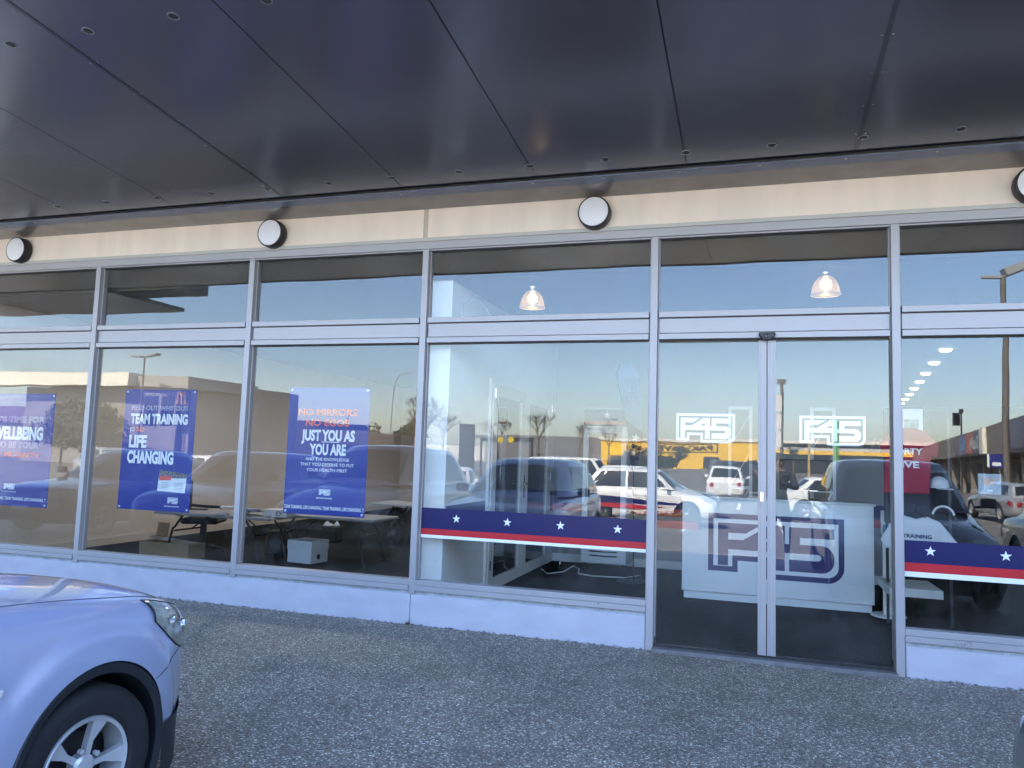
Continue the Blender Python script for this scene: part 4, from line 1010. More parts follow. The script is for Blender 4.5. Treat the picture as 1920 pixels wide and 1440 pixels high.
def park(kind, col, x, y, hd, lab, dz=0.):
    """hd: heading in degrees, 0 = nose towards the shop (+y), 90 = nose towards +x"""
    rz = -math.radians(hd); p = protos[kind]
    if kind in used: o = dup(p, (x,y,zg(y)+dz), rz, lab, {'car_paint': PAINTS[col]} )
    else:
        used.add(kind); o = p; o.location = (x,y,zg(y)+dz); o.rotation_euler = (0,0,rz)
        FIRST.append((o, col))
    tag(o, lab, 'car', 'cars parked behind the camera, mirrored in the glass')
    # keep the four wheels on the slope
    if abs(hd) < 20 or abs(hd-180) < 20: o.rotation_euler[0] = math.atan((zg(y+1)-zg(y-1))/2)*(1 if abs(hd) < 20 else -1)
    return o
FIRST = []
park('sedan','grey',-11.3,-5.3,0,'dark grey sedan mirrored at the far left, next to the wellbeing poster',0)
park('hatch','grey',-8.65,-5.2,2,'grey hatchback mirrored behind the team training poster')
park('suv','champagne',-5.95,-5.3,-1,'champagne suv mirrored behind the no mirrors poster')
park('suv','grey',1.78,-5.0,0,'dark grey suv parked at the right edge, its bumper corner showing')
park('sedan','black',4.55,-5.2,0,'black sedan mirrored in the rightmost pane')
park('suv','silver',6.6,-12.3,-32,'silver suv mirrored in the sun at the right edge')
asx = park('suv','white',-3.15,-17.6,90,'white suv with navy and red side stripes mirrored beside the planter',-.01)
park('sedan','blue',-3.3,-21.3,90,'dark blue sedan mirrored behind the striped white suv')
park('suv','white',-4.4,-25.0,75,'white suv mirrored behind the dark blue sedan')
park('van','white',-8.6,-30.5,84,'white van mirrored beyond the fridge')
park('suv','white',-1.2,-33.5,180,'white four wheel drive mirrored with its back to the glass')
park('sedan','white',-9.2,-16.3,10,'white sedan mirrored between two dark roofs')
park('hatch','white',-11.9,-16.6,8,'white hatchback mirrored left of the partition doors')
park('sedan','white',-16.6,-17.4,-4,'white sedan mirrored behind the no mirrors poster')
park('wagon','white',-19.8,-18.6,60,'white wagon mirrored low in the team training window')
park('sedan','silver',-22.6,-17.0,25,'silver sedan mirrored beside the flyer')
park('suv','silver',-27.5,-21.0,70,'silver suv mirrored left of the bush')
park('sedan','white',2.8,-24.0,100,'white sedan mirrored behind the reception screen')
park('hatch','red',4.3,-30.2,180,'red hatchback mirrored behind the screen')
park('wagon','silver',9.5,-27.5,185,'silver wagon mirrored in front of the shop row')
park('van','black',-.2,-40.0,95,'black van mirrored in front of the yellow store')
for o, c in FIRST:
    for q in [o]+list(o.children)+[g for ch in o.children for g in ch.children]:
        if q.type == 'MESH': remat(q, {'car_paint': PAINTS[c]})
for k in protos:
    if k not in used:
        for ch in list(protos[k].children):
            for g in list(ch.children): bpy.data.objects.remove(g)
            bpy.data.objects.remove(ch)
        bpy.data.objects.remove(protos[k])
# stripes on the sunlit suv (its left flank looks at the glass when it heads +x)
b = MB(); X = -.925
b.add([(X,-1.75,.60),(X,-.2,.66),(X,1.35,.62),(X,1.35,.64),(X,-.2,.80),(X,-1.75,.86)],[(0,1,4,5),(1,2,3,4)]); b.build('side_stripe', NAVY, asx, fix=False)
b = MB(); b.add([(X-.003,-1.75,.50),(X-.003,-.3,.50),(X-.003,.75,.57),(X-.003,-.3,.63),(X-.003,-1.75,.62)],[(0,1,3,4),(1,2,3)]); b.build('side_stripe', RED, asx, fix=False)

# the silver car in the foreground
def hero():
    P_ = mat('hero_paint', (.42,.47,.67), .30, .35, .5, coat=1.)
    t = empty('parked_car', (-3.37,-5.05,-.062), 0, 'silver hatchback with its front wheel and headlight in the lower left corner', 'car')
    w = .868; oy = 5.05
    st = [(-3.02,.20,.38,.57,.63),(-3.03,.36,.30,.63,.70),(-3.075,.53,.25,.70,.79),(-3.155,.655,.225,.765,.858),(-3.27,.750,.21,.825,.905),(-3.41,.825,.20,.868,.935),(-3.56,.858,.195,.895,.955),(-3.72,.868,.19,.912,.972),(-3.95,.868,.19,.940,1.0),(-4.25,.868,.19,.965,1.03),(-4.6,.868,.19,.975,1.04),(-5.4,.868,.19,.985,1.03),(-6.3,.868,.19,.99,1.03),(-6.85,.85,.22,.985,1.03),(-7.08,.81,.28,.965,1.0),(-7.15,.74,.34,.9,.95),(-7.17,.62,.42,.8,.85)]
    def rg(u,zb,zs,zt,y):
        h = [(0,zb),(.55*u,zb),(.88*u,zb+.005),(.975*u,zb+.05),(.990*u,zb+.25*(zs-zb)),(1.0*u,zb+.50*(zs-zb)),(.997*u,zb+.72*(zs-zb)),(.978*u,zb+.90*(zs-zb)),(.925*u,zs+.010),(.84*u,zs+.30*(zt-zs)),(.72*u,zs+.56*(zt-zs)),(.5*u,zs+.80*(zt-zs)),(.25*u,zs+.95*(zt-zs)),(0,zt)]
        return [(x,y+oy,z) for x,z in h]+[(-x,y+oy,z) for x,z in h[1:-1]][::-1]
    body = loft([rg(*s_[1:],s_[0]) for s_ in st], 'body', [P_, WELL], t, 3)
    ya, yr, r = -3.875+oy, -6.42+oy, .312
    apply_mods(body)
    for v in body.data.vertices:
        if abs(v.co.x) > .70 and v.co.z < .86:
            d_ = min(math.hypot(v.co.y-y_, v.co.z-.325) for y_ in (ya, yr))
            k_ = max(0, min(1, (.545-d_)/.055)); v.co.x += math.copysign(.013*k_*k_*(3-2*k_), v.co.x)
    cut_wells(body, (ya,yr), .392, .325, w, .34)
    bv = BVHTree.FromPolygons([v.co.copy() for v in body.data.vertices], [tuple(p.vertices) for p in body.data.polygons])
    def side_hit(y, z, off=.004):   # onto the right flank along -x
        h = bv.ray_cast(Vector((2,y,z)), Vector((-1,0,0)))
        return (h[0]+h[1]*off) if h[0] else Vector((w,y,z))
    def top_hit(x, y, off=.003):
        h = bv.ray_cast(Vector((x,y,2)), Vector((0,0,-1)))
        return (h[0]+h[1]*off) if h[0] else Vector((x,y,1))
    def seam(pts, wd, m, name, off=.0):
        b = MB()
        for k in range(len(pts)-1): pass
        b.tube(pts, wd, 5); return b.build(name, m, t)
    # arch moulding ring (dark flare just inside the cut)
    for yy in (ya, yr):
        N = 40; ro, ri = .393, .345
        for sx in (1,-1):
            b = MB(); vs = []
            for k in range(N+1):
                a = math.radians(-28+236*k/N)
                for rr_, xx in ((ro,w-.006),(ro-.012,w+.008),(ri,w-.002),(ri,w-.10)):
                    z = .325+rr_*math.sin(a); y = yy+rr_*math.cos(a)
                    taper = 1-.35*max(0,(y-(yy+.30)))
                    vs.append((sx*xx*(1 if y < yy+.2 else 1-.09*(y-yy-.2)),y,max(.12,z)))
            b.add(vs,[(k*4+j,(k+1)*4+j,(k+1)*4+j+1,k*4+j+1) for k in range(N) for j in range(3)])
            b.build('arch_moulding', mat('arch_plastic',(.014,.016,.022),.5), t, smooth=50)
    # headlight: wraps from the flank round the nose
    def hl(sx):
        g = MB(); rows = []
        prof = [(24,.815,.905),(28,.772,.898),(33,.722,.886),(39,.676,.868),(46,.645,.846),(54,.628,.822),(62,.622,.80),(71,.625,.785)]
        c = Vector((.28*sx,-3.80+oy,0))
        nz = 6
        for ph, z0, z1 in prof:
            a = math.radians(ph)
            d = Vector((math.cos(a)*sx, math.sin(a), 0))
            col = []
            for j in range(nz+1):
                z = z0+(z1-z0)*j/nz
                h = bv.ray_cast(c+Vector((0,0,z))+d*2, -d)
                p = h[0] if h[0] else c+Vector((0,0,z))+d*.5
                bulge = .010*math.sin(PI*j/nz)+.004
                col.append(p+(h[1] if h[0] else d)*bulge)
            rows.append(col)
        n = nz+1
        g.v = [p for r_ in rows for p in r_]
        f = [(i*n+j,(i+1)*n+j,(i+1)*n+j+1,i*n+j+1) for i in range(len(rows)-1) for j in range(nz)]
        g.f = f; g.m = [0]*len(f)
        o = g.build('headlight', mat('headlight_lens',(.42,.44,.40),.10,.3,.9,noise=.5,nscale=16), t, smooth=True)
        # dark outline of the lamp
        edge = [r_[0] for r_ in rows]+[rows[-1][k] for k in range(1,n)]+[r_[-1] for r_ in rows[::-1][1:]]+[rows[0][k] for k in range(n-2,-1,-1)]
        b = MB(); b.tube(edge, .0035, 5); b.build('lamp_gasket', BLACK, o)
        for ph, z in ((37,.785),(50,.735)):
            b = MB(); a = math.radians(ph); d = Vector((math.cos(a)*sx,math.sin(a),0)); h = bv.ray_cast(c+Vector((0,0,z))+d*2,-d)
            if h[0]:
                M = Matrix.Translation(h[0]+d*.004)@d.to_track_quat('Z','Y').to_matrix().to_4x4(); b.lathe([(.030,0),(.034,.010),(.022,.004),(0,-.004)], M, 18); b.build('reflector', CHROME, o, smooth=True)
    hl(1); hl(-1)
    # shut lines: bonnet edge, bumper to wing, door
    GAPM = mat('panel_gap', (.03,.033,.045), .6)
    for sx in (1,-1):
        pts = [top_hit(sx*(.70-.02*max(0,(y+oy*0)*0)-k*.0),y+oy,.0) for k,y in enumerate([-4.35,-4.15,-3.95,-3.75,-3.6,-3.5,-3.42])]
        seam(pts,.0025,GAPM,'bonnet_gap')
    pts = [side_hit(-3.60+oy,.565,0),side_hit(-3.56+oy,.575,0),side_hit(-3.52+oy,.588,0),side_hit(-3.485+oy,.60,0),side_hit(-3.45+oy,.612,0),side_hit(-3.43+oy,.622,0),side_hit(-3.40+oy,.632,0),side_hit(-3.36+oy,.64,0),side_hit(-3.31+oy,.645,0)]
    seam(pts,.0025,GAPM,'bumper_gap')
    # lower dark bumper lip
    b = MB(); col = []
    for ph in range(-88,89,8):
        a = math.radians(ph); d = Vector((math.sin(a),math.cos(a),0)); rowp = []
        for z in (.11,.20,.30,.36):
            o_ = Vector((0,-3.75+oy,max(z,.30)))+d*2; h = bv.ray_cast(o_,-d)
            p = h[0] if h[0] else o_-d*1.2
            rowp.append(Vector((p.x,p.y,z))+d*.011)
        col.append(rowp)
    # keep clear of the wheel opening
    col = [r_ for r_ in col if r_[0].y > ya+.345]
    b.v = [tuple(p) for r_ in col for p in r_]; b.f = [(i*4+j,(i+1)*4+j,(i+1)*4+j+1,i*4+j+1) for i in range(len(col)-1) for j in range(3)]; b.m = [0]*len(b.f)
    b.build('bumper_lip', mat('arch_plastic',(.014,.016,.022),.5), t, smooth=50)
    # side repeater
    b = MB(); c = side_hit(-4.345+oy,.722,.0)
    b.obox(c+Vector((.004,0,0)),(.006,0,0),(0,.040,-.006),(0,.003,.014)); b.build('side_repeater', mat('repeater_lens',(.62,.60,.60),.12,0,.7), t, bevel=.006)
    # grille, badge and plate on the nose
    b = MB(); b.box(-.28,.28,-3.03+oy,-2.99+oy,.46,.54); b.build('grille', BLACK, t, bevel=.01)
    b = MB(); b.box(-.18,.18,-3.02+oy,-2.985+oy,.37,.45); b.build('number_plate', WHITEP, t, bevel=.004)
    # wheels
    for sx in (1,-1):
        wheel(t, sx*(w-.115), ya, r, sx, 5, .625, .205, steer=-.10); wheel(t, sx*(w-.115), yr, r, sx, 5, .625, .205)
    # cabin, roof and glass
    zb, zr = 1.01, 1.555
    prof = [(-4.25,zb),(-4.95,1.44),(-5.25,1.53),(-5.9,1.555),(-6.5,1.53),(-6.95,1.42),(-7.12,zb)]
    b = MB(); rows = []
    for k in range(6):
        s_ = k/5; z = zb+(1.50-zb)*s_; u = .80+(.60-.80)*s_**1.3
        f0 = -4.22-.80*s_; f1 = -7.12+.30*s_**1.5
        m0 = (f0+f1)/2
        rows.append([(-.5*u,f0+.02,z),(0,f0+.06,z),(.5*u,f0+.02,z),(.90*u,f0-.12,z),(u,f0-.42,z),(u*1.01,m0,z),(u*.98,f1+.30,z),(.88*u,f1+.08,z),(.5*u,f1,z),(0,f1-.02,z),(-.5*u,f1,z),(-.88*u,f1+.08,z),(-u*.98,f1+.30,z),(-u*1.01,m0,z),(-u,f0-.42,z),(-.90*u,f0-.12,z)])
    for sc, z in ((.86,1.54),(.5,1.56)):
        m0 = sum(p[1] for p in rows[5])/16; rows.append([(p[0]*sc,m0+(p[1]-m0)*sc,z) for p in rows[5]])
    n = 16; b.v = [(p[0],p[1]+oy,p[2]) for r_ in rows for p in r_]
    b.f = [(i*n+j,i*n+(j+1)%n,(i+1)*n+(j+1)%n,(i+1)*n+j) for i in range(len(rows)-1) for j in range(n)]+[tuple((len(rows)-1)*n+j for j in range(n))]; b.m = [0]*len(b.f)
    b.build('cabin', P_, t, smooth=50)
    cb = BVHTree.FromPolygons([Vector(p) for p in b.v], b.f)
    def gp(name, C4, out, nu=8, nv=5):
        g = MB(); vs = []
        for j in range(nv+1):
            for i in range(nu+1):
                u_, v_ = i/nu, j/nv; p = (C4[0]*(1-u_)+C4[1]*u_)*(1-v_)+(C4[3]*(1-u_)+C4[2]*u_)*v_
                h = cb.ray_cast(p+out*1.5,-out); vs.append((h[0] if h[0] else p)+out*.006)
        g.add(vs,[(j*(nu+1)+i,j*(nu+1)+i+1,(j+1)*(nu+1)+i+1,(j+1)*(nu+1)+i) for j in range(nv) for i in range(nu)]); g.build(name, DGLASS, t, smooth=True, fix=False)
    V = Vector
    gp('windscreen',[V((-.66,-4.32+oy,1.07)),V((.66,-4.32+oy,1.07)),V((.50,-4.92+oy,1.45)),V((-.50,-4.92+oy,1.45))],V((0,.6,.8)))
    gp('rear_window',[V((.62,-7.1+oy,1.10)),V((-.62,-7.1+oy,1.10)),V((-.5,-6.9+oy,1.44)),V((.5,-6.9+oy,1.44))],V((0,-.97,.25)).normalized())
    for sx in (1,-1):
        o_ = V((sx,0,.3)).normalized()
        gp('side_window',[V((sx*.7,-4.85+oy,1.08)),V((sx*.7,-5.6+oy,1.08)),V((sx*.6,-5.6+oy,1.44)),V((sx*.6,-5.25+oy,1.44))],o_)
        gp('side_window',[V((sx*.7,-5.68+oy,1.08)),V((sx*.7,-6.65+oy,1.10)),V((sx*.6,-6.5+oy,1.44)),V((sx*.6,-5.68+oy,1.44))],o_)
        b = MB(); b.obox((sx*.97,-4.75+oy,1.08),(.10,0,0),(0,.05,0),(0,0,.065)); b.build('wing_mirror', P_, t, bevel=.03)
    return t
hero()

# ------------------------------------------------------------------ what the glass mirrors: the far side of the car park
GZ = zg(-40)
# neighbouring canopy at the left with floodlight
t = empty('neighbour_canopy', (-11,-6,4.2), 0, 'brown grey canopy slab of the next shop mirrored in the upper left panes', 'canopy')
b = MB(); b.box(-18,0,-.03,2.2,0,.07); b.build('slab', mat('neighbour_soffit',(.10,.085,.07),.22,noise=.2,nscale=2), t)
b = MB(); b.box(-18,1.05,.6,1.3,.16,.42); b.build('beam', mat('neighbour_beam',(.09,.078,.066),.4), t)
t = empty('floodlight', (-17.2,-6.05,4.0), .3, 'square floodlight hanging under the neighbouring canopy', 'floodlight')
b = MB(); b.obox((0,0,0),(.26,0,0),(0,.05,.0),(0,.05,.20)); b.build('housing', mat('flood_grey',(.25,.23,.21),.5), t, bevel=.01)
b = MB(); b.tube([(.28,0,.05),(.34,0,.22)],.02,6); b.build('bracket', DARKST, t)

# restaurant with cream parapet
t = empty('restaurant', (-46.5,-42.5,GZ), 0, 'restaurant with wide cream parapet and arched emblem, mirrored at the left', 'restaurant')
MC = mat('restaurant_wall', (.27,.25,.23), .7, noise=.08, nscale=2); MCC = mat('restaurant_cream', (.85,.79,.66), .6)
b = MB(); b.box(-12,3.6,-14,0,0,6.2); b.box(-10,4.4,-15,-.6,0,6.95); b.build('wall', MC, t)
b = MB(); b.box(-15.5,-.05,-.5,1.2,6.3,7.35); b.build('parapet', MCC, t)
b = MB(); b.box(.0,4.9,-8,.4,6.25,7.15); b.build('side_parapet', mat('restaurant_side_shade',(.36,.34,.31),.7), t)  # darker colour paints in the shade on the side away from the sun
for x in (.6,2.0,3.3):
    b = MB(); b.box(x,x+1.1,.002,.06,3.3,5.6); b.build('window', DGLASS, t)
b = MB()
for cx in (-.22,.22):
    b.tube([(3.9+cx*1.0+.26*math.cos(a)*.9,.08,5.0+1.0*math.sin(a)) for a in [PI*k/14 for k in range(15)]],.07,6)
b.build('arches_emblem', mat('emblem_yellow',(.80,.42,.02),.4), t, smooth=True)
t = empty('garden_bush', (-48.5,-39,GZ), 0, 'tall leafy bush in front of the restaurant, mirrored beside the left posters', 'bush')
LEAF = mat('leaf_green', (.12,.12,.05), .6, noise=.5, nscale=1.2)
def leaves(name, blobs, n, size, m, parent, seed):
    rnd = random.Random(seed); b = MB()
    tot = sum(r**2 for _,r in blobs)
    for c, r in blobs:
        for k in range(int(n*r*r/tot)):
            d = Vector((rnd.gauss(0,1),rnd.gauss(0,1),rnd.gauss(0,1))).normalized()*r*rnd.uniform(.55,1.05)
            p = Vector(c)+Vector((d.x,d.y,d.z*.9)); q = Vector((rnd.gauss(0,1),rnd.gauss(0,1),rnd.gauss(0,1))).normalized(); u_ = q.orthogonal().normalized(); v_ = q.cross(u_); s_ = size*rnd.uniform(.6,1.4)
            b.add([p-u_*s_,p-v_*s_*.5,p+u_*s_,p+v_*s_*.5],[(0,1,2,3)])
    return b.build(name, m, parent, fix=False)
rnd = random.Random(3)
leaves('crown', [((rnd.uniform(-3.6,3.2),rnd.uniform(-1,1),rnd.uniform(1.4,4.0)),rnd.uniform(1.0,1.6)) for k in range(20)], 8000, .16, LEAF, t, 5)
b = MB(); 
for x in (-2,0,1.6): b.tube([(x,0,0),(x*.9,.1,1.5),(x*1.2,0,2.6)],[.10,.07,.04],7)
b.build('trunk', mat('bark',(.10,.08,.06),.9), t)
# low purple roofed block with railing, left of the restaurant
t = empty('roofed_block', (-74,-52,GZ), 0, 'low block with ribbed purple roof and roof railing at the far left of the reflection', 'building')
b = MB(); b.box(-14,10,-8,0,0,3.4); b.build('wall', mat('block_wall',(.35,.32,.3),.7), t)
b = MB(); b.add([(-14,.3,3.4),(10,.3,3.4),(10,-4,5.2),(-14,-4,5.2)],[(0,1,2,3)]); o = b.build('roof', mat('purple_roof',(.16,.10,.14),.6), t, fix=False); o.modifiers.new('s','SOLIDIFY').thickness = .1
b = MB()
for k in range(14): b.tube([(-14+k*1.7,-4,5.2),(-14+k*1.7,-4,6.3)],.03,5)
for z in (5.7,6.3): b.tube([(-14,-4,z),(9,-4,z)],.03,5)
b.build('railing', STEELW, t)
# street lamps
mat('lamp_head_grey',(.3,.3,.3),.5); mat('lamp_brown',(.15,.13,.11),.5)
def lamp(x, y, h, arm, hd, lab, kind):
    t = empty('street_lamp', (x,y,GZ), hd, lab, 'street lamp', 'lamps around the car park')
    b = MB()
    if kind == 'curve':
        b.tube([(0,0,0),(0,0,h*.80),(.12*arm,0,h*.92),(.45*arm,0,h*.985),(arm,0,h)],[.09,.06,.055,.05,.045],8); b.build('pole', mat('galvanised',(.45,.45,.44),.5,.4), t, smooth=True)
        b = MB(); b.box(arm-.1,arm+.55,-.13,.13,h-.05,h+.06); b.build('lamp_head', mat('lamp_head_grey',(.3,.3,.3),.5), t, bevel=.03)
    elif kind == 'twin':
        b.tube([(0,0,0),(0,0,h)],[.10,.06],8); b.build('pole', mat('lamp_brown',(.15,.13,.11),.5), t, smooth=True)
        for s_ in (-1,1):
            b = MB(); b.tube([(0,0,h-.1),(s_*.35,0,h+.02)],.04,6); b.obox((s_*.85,0,h+.08),(.52,0,.05*s_),(0,.22,0),(0,0,.07)); b.build('lamp_head', mat('lamp_head_grey',()), t, bevel=.03)
    else:
        b.tube([(0,0,0),(0,0,h)],[.14,.11],10); b.build('pole', mat('lamp_brown',()), t, smooth=True)
        b = MB(); b.box(-.75,.1,-.09,.09,h-.10,h+.02); b.obox((.45,0,h+.28),(.42,0,.16),(0,.32,0),(-.06,0,.16)); b.build('lamp_head', mat('lamp_head_grey',()), t, bevel=.02)
    return t
lamp(-43.9,-40,8.3,0,.1,'twin headed lamp post mirrored above the team training poster','twin')
lamp(-61.8,-80,8.7,1.8,PI,'small curved lamp mirrored left of the no mirrors poster','curve')
lamp(-43.4,-80,11.6,1.6,0,'tall curved lamp mirrored right of the no mirrors poster','curve')
lamp(-27.3,-75,8.6,1.2,PI,'curved lamp mirrored through the partition door glass','curve')
lamp(-60.8,-100,7.6,0,0,'distant T lamp mirrored across the no mirrors poster','twin')
lamp(10.15,-30,10.1,0,0,'tall brown lamp post with box head mirrored in the rightmost window','box')
lamp(-20.1,-105,7.6,0,0,'distant T lamp mirrored over the star header of the fridge','twin')
# dark flat roofed building
t = empty('warehouse', (-50,-70,GZ), 0, 'dark brown flat roofed building mirrored behind the no mirrors poster', 'building')
DW = mat('warehouse_brown', (.075,.065,.055), .7, noise=.1, nscale=1)
b = MB(); b.add([(-16,6,0),(1,-2,0),(1,-14,0),(-16,-14,0),(-16,6,5.75),(1,-2,4.95),(1,-14,4.95),(-16,-14,5.75)],[(0,1,5,4),(1,2,6,5),(2,3,7,6),(3,0,4,7),(4,5,6,7)]); b.build('wall', DW, t)
b = MB(); b.add([(1.01,-2.2,0),(9,-6,0),(9,-14,0),(1.01,-14,0),(1.01,-2.2,4.2),(9,-6,3.7),(9,-14,3.7),(1.01,-14,4.2)],[(0,1,5,4),(1,2,6,5),(2,3,7,6),(3,0,4,7),(4,5,6,7)]); b.build('wing', mat('warehouse_wing',(.10,.085,.075),.7), t)
b = MB(); b.add([(-9,2.75,0),(-4,.4,0),(-4,.4,2.9),(-9,2.75,3.0)],[(0,1,2,3)]); b.build('roller_door', mat('roller_beige',(.20,.18,.15),.6), t, fix=False)
# drive-through signs
t = empty('drive_through_sign', (-41,-68,GZ), 0, 'low dark drive through canopy with small arched emblem sign', 'sign')
b = MB(); b.box(-5.5,3.2,-.8,.8,2.25,2.45); b.build('canopy', DARKST, t)
b = MB(); b.box(-4.8,0,-.3,.3,.2,2.25); b.build('screen', mat('sign_navy',(.02,.022,.04),.4), t)
b = MB(); b.box(.15,1.35,.31,.36,.9,2.2); b.build('sign_panel', BLACK, t)
b = MB()
for cx in (.55,.95): b.tube([(cx+.17*math.cos(a),.40,1.55+.5*math.sin(a)) for a in [PI*k/10 for k in range(11)]],.045,5)
b.build('arches_emblem', mat('emblem_yellow',()), t)
b = MB(); b.box(1.5,2.9,.3,.36,.7,2.15); b.build('menu_board', mat('menu_pale',(.55,.52,.46),.5), t)
t = empty('pylon_sign', (-25.3,-60,GZ), 0, 'dark blank pylon sign mirrored left of the partition doors', 'sign')
b = MB(); b.box(-.75,.75,-.25,.25,0,4.65); b.build('panel', mat('pylon_dark',(.035,.035,.045),.4), t, bevel=.03)
t = empty('height_gantry', (-19.8,-55,GZ), 0, 'dark height limit gantry with yellow discs mirrored across the partition doors', 'gantry')
for s_, x0, x1, p in ((1,-2.3,-.35,-2.2),(-1,.35,2.3,2.2)):
    b = MB(); b.box(x0,x1,-.06,.06,3.0,3.32); b.build('beam', DARKST, t)
    b = MB(); b.box(p-.07,p+.07,-.07,.07,0,3.0); b.build('post', DARKST, t)
    b = MB(); b.lathe([(.26,0),(.26,.04),(0,.04)], Matrix.Translation((-.45*s_,.07,3.15))@Matrix.Rotation(-PI/2,4,'X'), 18); b.build('yellow_disc', mat('disc_yellow',(.6,.46,.04),.5), t)
# supermarket, yellow front
t = empty('supermarket', (0,-150,GZ), 0, 'long yellow fronted supermarket mirrored across the door and partition window', 'supermarket')
YEL = mat('store_yellow', (.85,.50,.03), .5)
b = MB(); b.box(-30,2.5,-40,0,0,5.6); b.build('wall', YEL, t)
b = MB(); b.box(-30.3,60,-40,.3,5.601,6.2); b.build('roof_edge', mat('store_roof',(.7,.66,.58),.6), t)
b = MB(); b.box(-56,-30.01,-38,-3,0,5.4); b.box(-60,-30.01,-38,-3,5.4,6.0); b.build('side_wing', mat('store_grey',(.18,.17,.17),.7), t)
b = MB(); b.box(2.51,60,-40,.2,0,3.6); b.build('dark_front', mat('store_dark',(.03,.032,.038),.5), t)
b = MB(); b.box(2.51,60,.21,1.4,3.6,4.3); b.build('yellow_canopy', YEL, t)
b = MB(); b.box(-28,-15.4,.01,.05,.1,2.6); b.box(-9,-6,.01,.05,.1,2.4); b.build('dark_doors', mat('store_dark',()), t)  # dark door panels on the yellow front
b = MB(); b.box(-19.5,-6.2,.01,.12,3.3,3.45); b.box(-19.5,-6.2,.01,.12,5.05,5.2); b.box(-19.5,-19.3,.01,.12,3.46,5.04); b.box(-6.4,-6.2,.01,.12,3.46,5.04); b.build('sign_frame', BLACK, t)
text('sign_lettering',"PAK'nSAVE",BLACK,t,-7.3,.15,3.75,1.0,11.2,.03,face='+y')
# shop row on the right
P0, P1 = Vector((11.9,-33.5,0)), Vector((24.5,-128,0)); dv = (P1-P0).normalized(); nv = Vector((dv.y,-dv.x,0))
if nv.x > 0: nv = -nv
t = empty('shop_row', (0,0,GZ), 0, 'row of brown shops with deep verandah and signs, mirrored in the rightmost window', 'shop row')
def along(s_, off, z): return P0+dv*s_+nv*off+Vector((0,0,z))
def pbox(b, s0, s1, o0, o1, z0, z1):
    v = [along(s_,o,z) for z in (z0,z1) for s_, o in ((s0,o0),(s1,o0),(s1,o1),(s0,o1))]
    b.add(v,[(0,3,2,1),(4,5,6,7),(0,1,5,4),(1,2,6,5),(2,3,7,6),(3,0,4,7)])
SHB = mat('shop_row_brown',(.23,.19,.15),.6,noise=.1,nscale=1)
b = MB(); pbox(b,-22,96,0,.25,2.75,4.35); b.build('fascia', SHB, t)
b = MB(); pbox(b,-22,96,-3.2,-.01,2.75,2.95); b.build('verandah_soffit', mat('shop_row_soffit',(.20,.17,.14),.5), t)
b = MB(); pbox(b,-22,96,-10,-3.21,0,5.0); b.build('wall', mat('shop_row_wall',(.26,.22,.18),.6), t)
for k in range(16):
    b = MB(); pbox(b,-20+k*7,-19.6+k*7,-.4,.0,0,2.75); b.build('column', SHB, t)
    b = MB(); pbox(b,-19+k*7,-17+k*7,-3.205,-3.15,.4,2.4); pbox(b,-16.6+k*7,-14.6+k*7,-3.205,-3.15,.1,2.4); b.build('shop_window', mat('shop_row_glass',(.12,.12,.11),.1), t)
PUR = mat('sign_purple',(.045,.035,.14),.4)
b = MB(); pbox(b,13,30,.255,.33,2.85,4.25); s1 = b.build('sign', PUR, t)
b = MB(); pbox(b,17.5,21.5,.335,.345,2.9,4.2); b.build('red_panel', mat('sign_red',(.42,.05,.03),.4), s1)
b = MB(); pbox(b,21.6,26,.335,.345,2.9,4.2); b.build('blue_panel', mat('sign_blue',(.03,.07,.28),.4), s1)
def wtext(s, s0, off, z, h, wd, m, parent):
    o = text('sign_lettering', s, m, None, 0, 0, 0, h, wd, .02)
    # local +x runs along the row as seen from the car park (right to left in plan)
    Mx = Matrix.Identity(4)
    ex, ez = dv, Vector((0,0,1)); ey = ez.cross(ex)
    if ey.dot(nv) > 0: ex = -dv; ey = ez.cross(ex)
    Mx = Matrix.Translation(along(s0,off,z))@Matrix(((ex.x,ey.x,ez.x,0),(ex.y,ey.y,ez.y,0),(ex.z,ey.z,ez.z,0),(0,0,0,1)))
    o.data.transform(Mx); o.parent = parent
    return ex.dot(dv) > 0
fw = wtext('Sushi', 14.2, .36, 3.15, .75, 5.0, WHITEV, s1)
wtext('Soa', 21.8, .36, 3.2, .6, 3.4, mat('sign_sky',(.15,.45,.75),.4), s1)
b = MB(); pbox(b,10.9,12.6,.26,.5,2.8,4.3); b.build('end_sign', mat('sign_cream',(.8,.75,.62),.5), t)
b = MB(); pbox(b,-14,1.8,.255,.33,2.9,4.2); s2 = b.build('sign', PUR, t)
t2 = empty('hanging_sign', along(2.2,.9,GZ+2.35)); tag(t2, 'small blue and white square sign hanging from the shop row fascia', 'sign')
b = MB(); b.box(-.32,.32,-.04,.04,-.30,.30); b.build('panel', mat('hang_blue',(.03,.04,.22),.4), t2)
b = MB(); b.box(-.42,-.325,-.04,.04,-.30,.30); b.box(-.2,.2,.041,.046,-.22,-.05); b.build('white_strip', WHITEV, t2)
